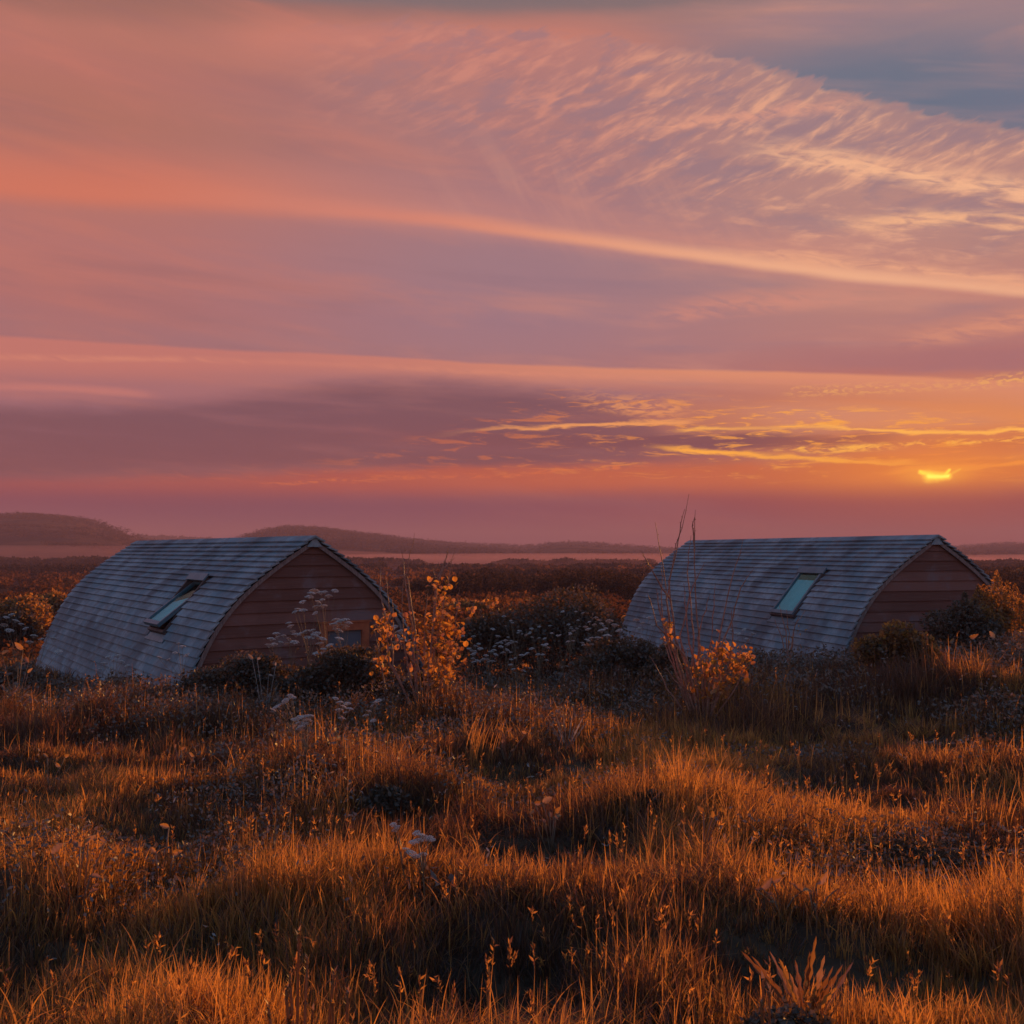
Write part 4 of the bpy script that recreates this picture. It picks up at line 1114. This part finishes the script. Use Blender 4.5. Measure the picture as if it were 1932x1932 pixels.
# ------------------------------------------------------------------ saplings
def sapling(px, pbase, Y, stems, leaves, label, thick=.012, leaf=.066):
    """stems: list of frame points lists; leaves: (px, py, spread px, n)"""
    base = at(px, pbase, Y); zg = hz(base.x, Y) - .03
    t = empty('sapling', (base.x, Y, zg), label, 'sapling')
    o = Vector((base.x, Y, zg)); r_ = np.random.default_rng(int(px))
    for st in stems:
        dy = r_.uniform(-.25, .25)
        pts = [at(a, b_, Y + dy * (i / max(len(st) - 1, 1))) - o for i, (a, b_) in enumerate(st)]
        # subdivide with kinks
        fine = []
        for i in range(len(pts) - 1):
            for k in range(4):
                q = pts[i].lerp(pts[i + 1], k / 4)
                if i + k > 0: q = q + Vector(r_.normal(0, .006, 3))
                fine.append(q)
        fine.append(pts[-1]); L = len(fine)
        full = (pts[0] - pts[-1]).length
        r0 = thick * min(1, .45 + full / 2.2)
        b = MB()
        b.tube(fine, [r0 * (1 - i / (L - 1)) ** .8 + .0022 for i in range(L)], 6)
        for i in range(2, L - 1):                     # buds
            b.tube([fine[i], fine[i] + Vector((r_.choice([-1, 1]) * .013, 0, .014))], [.0042, .002], 4)
        b.build('stem', M_twig, t)
    b = MB()
    for lx, ly, sp, n in leaves:
        for k in range(int(n * 1.7)):
            c = at(lx + r_.normal(0, sp * .75), ly + r_.normal(0, sp * .75), Y + r_.normal(0, .16)) - o
            s = leaf * r_.uniform(.55, 1.15) / 2
            Mx = Matrix.Translation(c) @ Euler((r_.uniform(.2, 1.5), r_.uniform(-.6, .6), r_.uniform(0, 6.28))).to_matrix().to_4x4() @ Matrix.Scale(s, 4)
            fold = r_.uniform(.1, .5)
            vs = [(0, -1.05, 0), (.62, -.75, fold * .6), (.95, -.1, fold), (.66, .6, fold * .7), (0, 1.15, -.1), (-.66, .6, fold * .7), (-.95, -.1, fold), (-.62, -.75, fold * .6), (0, 0, 0)]
            b.add([Mx @ Vector(v_) for v_ in vs], [(8, 0, 1, 2), (8, 2, 3, 4), (8, 4, 5, 6), (8, 6, 7, 0)], r_.random())
            b.tube([c + Vector((0, 0, 0)), c + Vector((r_.uniform(-.02, .02), 0, -.05))], [.0015, .002], 3, cap=False)
    b.build('foliage', M_gold, t)
    return t
sapling(800, 1370, 11.2,
    [[(790,1370),(786,1210),(775,1130),(768,1085),(782,1006)], [(790,1370),(778,1180),(764,1090),(757,1030)], [(800,1370),(812,1240),(822,1100),(842,1050),(846,1030)],
     [(800,1370),(818,1230),(836,1150),(848,1080),(859,1034)], [(812,1240),(824,1110),(818,1072)], [(800,1370),(735,1250),(728,1170),(716,1110),(720,1062)], [(790,1370),(742,1260),(734,1150),(728,1090)],
     [(795,1370),(765,1240),(758,1150),(762,1080)], [(728,1300),(716,1240),(706,1190)], [(810,1360),(850,1240),(862,1160),(868,1110)], [(800,1370),(790,1260),(744,1200),(740,1130)], [(822,1110),(838,1072),(858,1052)], [(800,1370),(800,1200),(806,1120)]],
    [(722,1180,14,20), (730,1195,12,14), (736,1160,12,8), (718,1246,12,9), (730,1218,10,8), (826,1110,10,6), (830,1140,16,16), (838,1170,16,22), (852,1180,16,18), (846,1210,18,22), (858,1226,18,20), (840,1250,18,20),
     (770,1215,16,12), (790,1190,18,14), (800,1230,20,18), (812,1170,16,14), (768,1160,8,4), (824,1100,10,7), (862,1142,8,5), (722,1260,10,7), (850,1275,14,14), (766,1255,14,8), (810,1272,16,14), (848,1100,10,5)],
    'golden leaved sapling with thin bare tips beside the orange windowed gable')
sapling(1320, 1385, 10.6,
    [[(1325,1385),(1290,1270),(1264,1200),(1258,1130),(1270,1060),(1300,932)], [(1325,1385),(1300,1270),(1268,1190),(1252,1080),(1236,985)], [(1325,1385),(1278,1240),(1262,1100),(1280,1020),(1292,960)],
     [(1264,1130),(1238,1090),(1222,1062),(1208,1038)], [(1330,1385),(1322,1240),(1313,1140),(1310,1040),(1312,962)], [(1310,1040),(1306,1000),(1311,975)], [(1330,1385),(1350,1240),(1375,1120),(1402,1018)],
     [(1330,1385),(1340,1270),(1378,1180),(1396,1110),(1424,1070)], [(1325,1385),(1296,1240),(1240,1180),(1222,1120)], [(1325,1385),(1292,1300),(1262,1240),(1244,1190)], [(1330,1385),(1330,1270),(1344,1190),(1350,1100)],
     [(1325,1385),(1308,1250),(1296,1180),(1290,1100)], [(1330,1385),(1360,1270),(1370,1200)], [(1320,1385),(1280,1290),(1256,1260)], [(1320,1385),(1270,1230),(1244,1150),(1238,1110)], [(1330,1385),(1385,1300),(1410,1250)], [(1300,1290),(1284,1200),(1302,1120),(1330,1060)], [(1330,1385),(1356,1300),(1392,1240),(1416,1200)], [(1325,1385),(1312,1280),(1322,1180),(1340,1120)], [(1320,1385),(1276,1270),(1252,1180),(1246,1060)], [(1325,1385),(1302,1290),(1310,1200),(1296,1080),(1304,1010)], [(1328,1385),(1366,1290),(1384,1210),(1380,1150)], [(1322,1385),(1260,1300),(1228,1240)]],
    [(1262,1178,8,8), (1266,1200,8,6), (1270,1215,8,5), (1345,1240,16,18), (1360,1228,12,12), (1382,1236,14,14), (1398,1250,14,16), (1410,1236,10,10), (1376,1262,18,18), (1350,1290,18,18), (1366,1300,14,14), (1335,1306,14,12), (1392,1276,14,10), (1325,1275,14,8), (1300,1255,12,6), (1340,1262,18,12), (1310,1300,14,6)],
    'bare twiggy sapling with a low fringe of golden leaves before the right hut')
sapling(1490, 1270, 15.0, [[(1490,1270),(1488,1210),(1484,1150)], [(1490,1270),(1496,1200),(1508,1160)], [(1490,1270),(1474,1200),(1462,1170)], [(1490,1230),(1500,1180),(1520,1150)], [(1490,1270),(1482,1190),(1470,1140)]],
    [(1495, 1190, 20, 5)], 'small twiggy sapling under the roof window of the right hut', thick=.01, leaf=.05)
sapling(812+120, 1180, 22.0, [[(932,1180),(930,1150),(936,1120)], [(930,1170),(922,1140),(918,1126)], [(884,1180),(888,1150),(900,1125)]], [(934,1135,5,18), (924,1140,5,14), (890,1150,6,14)], 'small orange shoots rising left of the bramble mound', thick=.01, leaf=.09)

# ------------------------------------------------------------------ umbels (white flat-topped flowers)
def umbel_mesh(r, seed):
    r_ = random.Random(seed); b = MB()
    n = 34
    for k in range(n):
        rr = math.sqrt((k + .5) / n); a = k * 2.399963
        x, y = rr * math.cos(a) * r, rr * math.sin(a) * r
        z = (1 - rr * rr) * r * .38 + r_.uniform(-.05, .05) * r
        s = r * r_.uniform(.15, .23)
        oc = [(x + s, y, z), (x, y + s, z), (x - s, y, z), (x, y - s, z), (x, y, z + s * .55), (x, y, z - s * .5)]
        b.add(oc, [(0,1,4),(1,2,4),(2,3,4),(3,0,4),(1,0,5),(2,1,5),(3,2,5),(0,3,5)], r_.random())
        if k % 2 == 0: b.tube([(0, 0, -r * .55), (x, y, z)], [.0011, .0007], 3, .2, False)
    me = b.build('flower_head', M_flower, None, link=False)
    return me.data
UM = {}
def umbel(px, pbase, Y, heads, label, rad=.045, name='umbel_plant', mat=None, group=None):
    if Y < 0: Y = auto_y(px, min(b_ for a, b_ in heads), -Y)
    base = at(px, pbase, Y); zg = hz(base.x, Y) - .02
    t = empty(name, (base.x, Y, zg), label, 'wildflower', group)
    o = Vector((base.x, Y, zg)); r_ = np.random.default_rng(int(px * 5 + pbase))
    b = MB()
    top = max((at(a, b_, Y).z - zg) for a, b_ in heads)
    split = Vector((r_.normal(0, .02), 0, top * .55))
    b.tube([(0, 0, 0), split * .5 + Vector((.01, 0, 0)), split], [.005, .004, .0035], 5)
    for k, (a, b_) in enumerate(heads):
        Yh = Y + r_.uniform(-.18, .18)
        c = at(a, b_, Yh) - o; r0 = rad * r_.uniform(.7, 1.2)
        md = split.lerp(c, .5) + Vector((0, 0, -.05 * abs(c.x - split.x) * 4))
        b.tube([split * r_.uniform(.75, 1), md, c - Vector((0, 0, r0 * .5))], [.003, .0022, .0014], 4)
        sd = int(r_.integers(4)); key = sd
        if key not in UM: UM[key] = umbel_mesh(.05, sd)
        h = bpy.data.objects.new('flower_head', UM[key]); C.objects.link(h); h.parent = t
        r0 *= 1.25; h.location = c; h.scale = [r0 / .05] * 3; h.rotation_euler = (r_.normal(0, .22), r_.normal(0, .22), r_.uniform(0, 6))
    b.build('stem', M_stem, t)
    # divided leaves low on the stem
    P = np.stack([r_.normal(0, .09, 60), r_.normal(0, .09, 60), r_.uniform(.05, .6, 60) * top], -1)
    v, f, c_, tt = leaf_quads(P, .05, r_, 2.2); mesh_np('leaves', v, f, c_, M_herb, t, attrs={'tone': tt})
    return t
umbel(620, 1330, 13.6, [(587,1120),(594,1116),(606,1119),(613,1117),(632,1115),(620,1125),(584,1127),(600,1136),(596,1145),(610,1144)], 'tallest white umbels high against the middle of the left gable', .05)
umbel(585, 1330, 13.4, [(571,1136),(562,1150),(556,1155),(572,1152),(595,1157),(608,1132)], 'white umbels just left of and below the tallest cluster', .045)
umbel(648, 1340, 13.5, [(634,1170),(642,1173),(650,1171),(658,1176),(647,1180),(632,1180),(652,1184),(637,1190)], 'dense white umbels covering the top of the orange window frame', .055)
umbel(545, 1330, 13.0, [(545,1176),(548,1182),(553,1192),(559,1198),(567,1196),(545,1206),(556,1212),(541,1215)], 'white umbels left of the orange window, near the gable boards', .042)
umbel(585, 1340, 13.0, [(577,1192),(589,1190),(594,1200),(602,1204),(609,1206),(583,1204),(603,1215),(596,1196)], 'white umbels between the gable boards and the orange window frame', .045)
umbel(520, 1330, 12.8, [(512,1206),(524,1202),(530,1212),(517,1216),(535,1200),(521,1196),(508,1218)], 'faint small umbels lowest and leftmost on the left gable', .038)
umbel(625, 1350, 12.6, [(622,1218),(612,1226),(620,1238),(632,1228),(640,1206),(600,1234)], 'umbels at the lower left corner of the orange window', .045)
umbel(700, 1340, 14.0, [(743,1184),(755,1192),(749,1200),(757,1208),(748,1214),(763,1196),(740,1222)], 'white umbels between the left gable and the golden sapling', .05)
labs = ['leftmost low', 'leftmost upper', 'second low', 'second upper', 'front middle', 'rear middle', 'brightest lower', 'brightest upper', 'front right', 'rear right', 'rightmost low', 'rightmost upper', 'outlying right', 'outlying lower']
rr = random.Random(3)
spots = [(890,1244,14.6),(884,1214,15.6),(925,1232,14.4),(920,1196,16.0),(958,1220,14.8),(975,1178,16.2),(975,1248,14.2),(968,1205,15.0),(1015,1228,14.8),(1020,1190,16.2),(1060,1200,15.0),(1075,1168,16.4),(1120,1180,15.4),(1095,1215,14.6)]
for (x_, y_, Y_), lb in zip(spots, labs):
    hd = [(x_ + rr.uniform(-26, 26), y_ + rr.uniform(-15, 19)) for _ in range(rr.randint(6, 9))]
    umbel(x_, 1340, Y_, hd, lb + ' patch of white umbels over the central bramble mound', rr.uniform(.024, .036))
umbel(1140, 1330, 14.6, [(1150,1172),(1160,1180),(1135,1190),(1146,1200),(1168,1190),(1128,1204)], 'dim umbels between the brambles and the far corner of the right hut', .045)
umbel(560, 1450, -0.50, [(520,1335),(526,1332),(534,1328),(547,1312),(552,1316),(539,1322),(515,1340)], 'pink lit umbels in the meadow left of centre, tall left spray', .022)
umbel(585, 1455, -0.50, [(556,1358),(566,1354),(575,1352),(563,1364),(572,1368),(584,1352),(580,1360),(566,1374)], 'flat pink umbels low in the meadow under the tall left spray', .026)
umbel(640, 1450, -0.50, [(633,1318),(641,1326),(648,1334),(655,1328),(660,1338),(652,1345),(645,1356),(640,1340)], 'pink lit umbels in the meadow, middle spray of three', .023)
umbel(690, 1450, -0.50, [(708,1326),(714,1322),(702,1332),(696,1342),(690,1350),(704,1360)], 'pink lit umbels in the meadow, right hand spray of three', .020)
umbel(760, 1680, -0.32, [(742,1556),(750,1560),(746,1566)], 'tiny pink umbels on a short stem in the nearer grass', .014)
umbel(795, 1690, -0.34, [(786,1572),(794,1576),(800,1580),(808,1582),(816,1585),(790,1586),(780,1590),(768,1604),(776,1610),(798,1612),(786,1616)], 'cluster of white umbels standing in the near middle grass', .016)
umbel(30, 1320, 13.0, [(12,1165),(22,1160),(30,1172),(8,1180),(40,1178),(48,1186),(18,1190)], 'pale umbels against the orange field at the left edge', .04)
umbel(70, 1330, 13.2, [(64,1200),(78,1206),(56,1212),(92,1192),(100,1205),(84,1220),(110,1230)], 'pale umbels overlapping the left hut roof foot', .035)
umbel(215, 1350, 12.6, [(205,1240),(214,1246),(222,1238),(230,1248),(196,1252),(190,1262),(240,1256),(210,1260)], 'small pale umbels before the lower roof of the left hut', .035)
umbel(340, 1350, 12.8, [(336,1214),(344,1220),(330,1232),(352,1236),(318,1244),(300,1240)], 'sparse umbels before the near corner of the left hut roof', .03)
umbel(1395, 1330, 14.0, [(1380,1190),(1392,1196),(1404,1188),(1372,1204),(1410,1206),(1420,1196)], 'faint umbels before the roof boards of the right hut', .035)
umbel(1215, 1330, 15.6, [(1200,1170),(1212,1176),(1224,1166),(1206,1186),(1232,1180),(1240,1172)], 'faint umbels over the far lower corner of the right hut roof', .04)

# ------------------------------------------------------------------ broad-leaved docks
def leaf_shape(L, W, curl, twist, rim=.25):
    n = 9; V = []; Fc = []
    for i in range(n + 1):
        t = i / n
        w = W * math.sin(math.pi * min(1, (t * .92 + .06))) ** .75 * (1 - .25 * t)
        z = curl * (t ** 1.5); y = L * (t - .22 * curl * t ** 2)
        for j, s in enumerate((-1, -.5, 0, .5, 1)):
            V.append((s * w / 2 * (1 + .12 * math.sin(t * 26 + W * 500 + s)), y + .0, z * L + (abs(s) ** 1.5) * w * rim + W * .07 * math.sin(t * 21 + s * 3 + W * 900) + W * .05 * math.sin(t * 37 - s * 5)))
    for i in range(n):
        for j in range(4): a = i * 5 + j; Fc.append((a, a + 1, a + 6, a + 5))
    return V, Fc
def dock(px, pbase, Y, leaves, label, mat=None, name='dock_plant', stalk=None):
    """leaves: (frame x, frame y of leaf tip, width m)"""
    if Y < 0: Y = auto_y(px, min(l[1] for l in leaves), -Y)
    base = at(px, pbase, Y); zg = hz(base.x, Y) - .02
    t = empty(name, (base.x, Y, zg), label, 'broadleaf plant')
    o = Vector((base.x, Y, zg)); r_ = random.Random(int(px * 7 + pbase))
    for (a, b_, W) in leaves:
        tip = at(a, b_, Y + r_.uniform(-.06, .06)) - o
        root = Vector((r_.uniform(-.02, .02), r_.uniform(-.02, .02), .02))
        W = W * .5
        lean_ = Vector((r_.uniform(-1, 1), r_.uniform(-.6, .3), r_.uniform(.15, .9))).normalized()
        joint = tip - lean_ * W * 1.45
        d = tip - joint; L = max(d.length, .03) * 1.1
        y = d.normalized(); fa = Vector((r_.uniform(-.4, .4), -1, r_.uniform(-.2, .5))); xx = y.cross(fa).normalized(); zz = xx.cross(y)
        Mx = Matrix((( xx.x, y.x, zz.x, joint.x), (xx.y, y.y, zz.y, joint.y), (xx.z, y.z, zz.z, joint.z), (0, 0, 0, 1)))
        V, Fc = leaf_shape(L, W, r_.uniform(-.45, .05), 0, r_.uniform(.1, .45))
        b = MB(); b.add([Mx @ Vector(v) for v in V], Fc, r_.uniform(.2, 1)); b.tube([root, root.lerp(joint, .6) + Vector((0, 0, .02)), joint], [.004, .0035, .003], 5)
        b.build('leaf', mat or M_dock, t, smooth=True)
    for k in range(4):            # smaller leaves around the base
        a_ = r_.uniform(0, 6.28); L = r_.uniform(.35, .7) * leaves[0][2]; W = L * .55
        c = Vector((math.cos(a_) * .05, math.sin(a_) * .05, abs(r_.uniform(.3, .8)) * (at(leaves[0][0], leaves[0][1], Y).z - zg)))
        y = Vector((math.cos(a_), math.sin(a_), r_.uniform(-.2, .8))).normalized(); xx = y.cross(Vector((r_.uniform(-.3, .3), -.6, .9))).normalized(); zz = xx.cross(y)
        Mx = Matrix((( xx.x, y.x, zz.x, c.x), (xx.y, y.y, zz.y, c.y), (xx.z, y.z, zz.z, c.z), (0, 0, 0, 1)))
        V, Fc = leaf_shape(L, W, r_.uniform(-.5, .1), 0, r_.uniform(.1, .5))
        b = MB(); b.add([Mx @ Vector(v) for v in V], Fc, r_.uniform(0, .8)); b.tube([Vector((0, 0, 0)), c], [.003, .0025], 4)
        b.build('leaf', mat or M_dock, t, smooth=True)
    if stalk:
        b = MB(); pts = [Vector((0, 0, 0))] + [at(a, b_, Y) - o for a, b_ in stalk]
        b.tube(pts, [.006 * (1 - .6 * i / len(pts)) for i in range(len(pts))], 6); b.build('stalk', M_stem, t)
    return t
dock(150, 1680, -0.30, [(116,1592,.07),(168,1580,.05),(176,1578,.035),(190,1582,.035),(140,1586,.06)], 'broad curled dock leaves in sunlit grass near the left edge')
dock(303, 1680, -0.36, [(303,1556,.055),(340,1606,.06),(286,1600,.04)], 'single upright oval dock leaf left of the dark hollow')
dock(30, 1330, 11.0, [(30,1216,.13),(48,1240,.10),(14,1226,.10),(58,1262,.08)], 'curled round leaf glowing orange on its rim at the left edge', stalk=[(34,1260)])
dock(95, 1520, -0.30, [(130,1424,.06),(82,1422,.05),(104,1440,.06),(136,1440,.035)], 'dock leaves catching light on the left meadow bank')
dock(345, 1500, -0.30, [(348,1410,.05),(358,1422,.05),(330,1404,.04)], 'small dock leaves on the bank left of centre')
dock(1040, 1600, -0.30, [(1040,1504,.08),(1022,1514,.06),(1056,1524,.06),(1008,1528,.05)], 'large pale crinkled leaf glowing in the middle of the meadow')
dock(1325, 1640, -0.30, [(1345,1532,.05),(1318,1524,.05),(1360,1528,.05)], 'dock leaves catching light right of the pale crinkled leaf')
dock(955, 1450, -0.30, [(940,1372,.06),(965,1374,.07),(985,1380,.06),(950,1394,.06)], 'brown dock leaves below the central bramble mound')
dock(1880, 1320, 13.5, [(1840,1200,.14),(1868,1192,.14),(1800,1206,.12),(1820,1214,.10),(1786,1206,.08)], 'big golden leaves in the grass before the right edge bushes')
dock(1660, 1340, 12.0, [(1642,1272,.08),(1676,1280,.08)], 'two small golden leaves below the sunlit rounded bush')
dock(1480, 1760, -0.16, [(1455,1660,.07),(1475,1655,.06),(1500,1668,.06),(1440,1672,.05)], 'curled brown fern like leaves right of the near middle')
dock(1540, 1760, -0.16, [(1560,1652,.07),(1545,1660,.06),(1575,1670,.05),(1520,1672,.05)], 'second curled brown clump of leaves nearer the right edge')
dock(60, 1345, 11.2, [(50,1310,.10),(20,1318,.08),(84,1322,.07)], 'withered pale leaves in the dark weeds at the left edge', M_pale)
dock(500, 1345, 11.0, [(470,1236,.09),(492,1242,.07),(520,1250,.05)], 'drooping pale leaves on the dark rounded bush', M_pale)
dock(430, 1370, 10.6, [(425,1330,.08),(440,1336,.07),(405,1342,.06)], 'grey green leaves in the dark weeds before the left hut', M_herb)

# ------------------------------------------------------------------ thistle, stalks, grass tufts
def thistle(px, pbase, Y, tips, label, mat=None, W=.012):
    if Y < 0: Y = auto_y(px, min(l[1] for l in tips), -Y)
    base = at(px, pbase, Y); zg = hz(base.x, Y) - .02
    t = empty('thistle', (base.x, Y, zg), label, 'thistle')
    o = Vector((base.x, Y, zg)); r_ = random.Random(int(px))
    for (a, b_) in tips:
        tip = at(a, b_, Y + r_.uniform(-.12, .12)) - o
        root = Vector((tip.x * .25, 0, tip.z * .35)); d = tip - root; L = d.length; y = d.normalized()
        fa = Vector((r_.uniform(-.5, .5), -1, .2)); xx = y.cross(fa).normalized(); zz = xx.cross(y)
        b = MB(); n = 8; V = []; Fc = []
        for i in range(n + 1):
            q = i / n; w = W * math.sin(math.pi * (q * .9 + .1)) ** .8 * (1 if i % 2 else .42)
            c = root + y * L * q + Vector((0, 0, -.10 * L * q * q))
            V += [c - xx * w, c - zz * .003, c + xx * w]
        for i in range(n): 
            for j in range(2): k = i * 3 + j; Fc.append((k, k + 1, k + 4, k + 3))
        b.add(V, Fc, r_.random()); b.tube([Vector((0, 0, 0)), root * .6, root], [.006, .004, .003], 5)
        b.build('leaf', mat or M_dock, t)
    return t
thistle(1520, 1945, -0.34, [(1398,1778),(1418,1790),(1452,1782),(1470,1792),(1500,1800),(1540,1748),(1528,1780),(1556,1790),(1572,1812),(1590,1808),(1610,1800),(1560,1832),(1490,1826),(1540,1850),(1520,1820),(1480,1850),(1580,1850)], 'spiky thistle with glowing jagged leaves in the near right grass')
thistle(1070, 1450, -0.42, [(1030,1345),(1048,1340),(1062,1336),(1080,1342),(1100,1348),(1110,1352),(1050,1362),(1086,1360),(1040,1368)], 'pale spiky thistle in the meadow under the central brambles', M_pale, .011)

def stalks(px, pbase, Y, tips, label, r0=.006, head=True):
    if Y < 0: Y = auto_y(px, min(l[1] for l in tips), -Y)
    base = at(px, pbase, Y); zg = hz(base.x, Y) - .02
    t = empty('flower_stalk', (base.x, Y, zg), label, 'dried stalks')
    o = Vector((base.x, Y, zg)); r_ = random.Random(int(px))
    for (a, b_, ba) in tips:
        tip = at(a, b_, Y + r_.uniform(-.06, .06)) - o; rt = at(ba, pbase, Y) - o; rt.z = 0; rt.y = 0
        md = rt.lerp(tip, .5) + Vector((r_.uniform(-.01, .01), 0, .01))
        b = MB(); b.tube([rt, md, tip], [r0, r0 * .8, r0 * .6], 6, .6)
        L = (tip - rt).length
        for k in range(int(10 + L * 30)):             # small leaves and buds up the stalk
            q = r_.uniform(.3, 1) if k > 8 else r_.uniform(.88, 1.02)
            c = rt.lerp(tip, q); an = r_.uniform(0, 6.28); s = r_.uniform(.008, .02)
            e_ = c + Vector((math.cos(an) * s * .7, math.sin(an) * s * .7, s)); sd = Vector((-math.sin(an), math.cos(an), 0)) * s * .3
            b.add([c - sd, c + sd, e_], [(0, 1, 2)], r_.random())
        b.build('stalk', M_dock, t)
    return t
stalks(570, 1990, -0.50, [(564,1762,572),(580,1806,576),(547,1838,556),(630,1838,612),(506,1898,530),(540,1868,548),(590,1905,588),(628,1892,620),(656,1872,645),(548,1900,540)], 'upright dried flower stalks glowing at the bottom edge')
stalks(1445, 1990, -0.50, [(1440,1850,1446),(1452,1870,1450),(1436,1890,1440)], 'short dried stalk left of the spiky thistle', .005)
def tuft(px, pbase, Y, n, hpx, spread, label, lean=.6, w=.006, dirx=0):
    Y = auto_y(px, pbase, 0.0)
    base = at(px, pbase, Y); zg = hz(base.x, Y)
    r_ = np.random.default_rng(int(px * 3 + n))
    h = hpx / F * Y * r_.uniform(.6, 1.15, n)
    x = r_.normal(0, spread, n); y = r_.normal(0, spread, n)
    la = np.where(r_.uniform(0, 1, n) < .75, dirx, dirx + math.pi) + r_.normal(0, .6, n)
    V, F_, Cn, nv = blades(x, y, h, np.full(n, w) * r_.uniform(.6, 1.3, n), la, r_.uniform(.1, lean * 1.8, n), r_, z=np.zeros(n), curl=np.full(n, 1.3), segs=8)
    o = mesh_np('grass_tuft', V, F_, Cn, M_grass, attrs={'tone': np.repeat(r_.uniform(.5, 1, n), nv)})
    o.location = (base.x, Y, zg); o['label'] = label; o['category'] = 'grass tuft'
tuft(600, 1560, 6.7, 46, 120, .05, 'tall straight grass tuft standing above the middle bank', .25, .0065)
tuft(440, 1470, 7.6, 30, 95, .04, 'arching golden grass tuft on the left bank', .6, .0065)
tuft(30, 1960, 3.5, 46, 190, .07, 'arching grass tuft in the bottom left corner', .9, .0065)
tuft(650, 1680, 5.2, 60, 120, .09, 'pale drooping grass tuft before the near white umbels', .95, .006)
tuft(880, 1610, 6.0, 46, 90, .08, 'drooping tuft right of the near white umbels', .9, .006, 3.14)
tuft(1090, 1990, 3.5, 40, 150, .06, 'stiff bright tuft at the bottom edge, right of the dried stalks', .35, .006)
tuft(900, 1440, 8.8, 40, 120, .09, 'upright orange tuft below the left flank of the brambles', .2, .007)
tuft(770, 1980, 3.5, 50, 150, .09, 'upright bright tuft near the middle of the bottom edge', .4, .006)
tuft(240, 1860, 4.2, 60, 130, .12, 'leaning grass tuft in the lower left', .7, .006)
tuft(1860, 1560, 6.4, 60, 110, .14, 'bright upright tuft near the right edge', .25, .006)
tuft(1270, 1610, 6.3, 60, 110, .14, 'bright upright tuft right of the meadow middle', .25, .006)
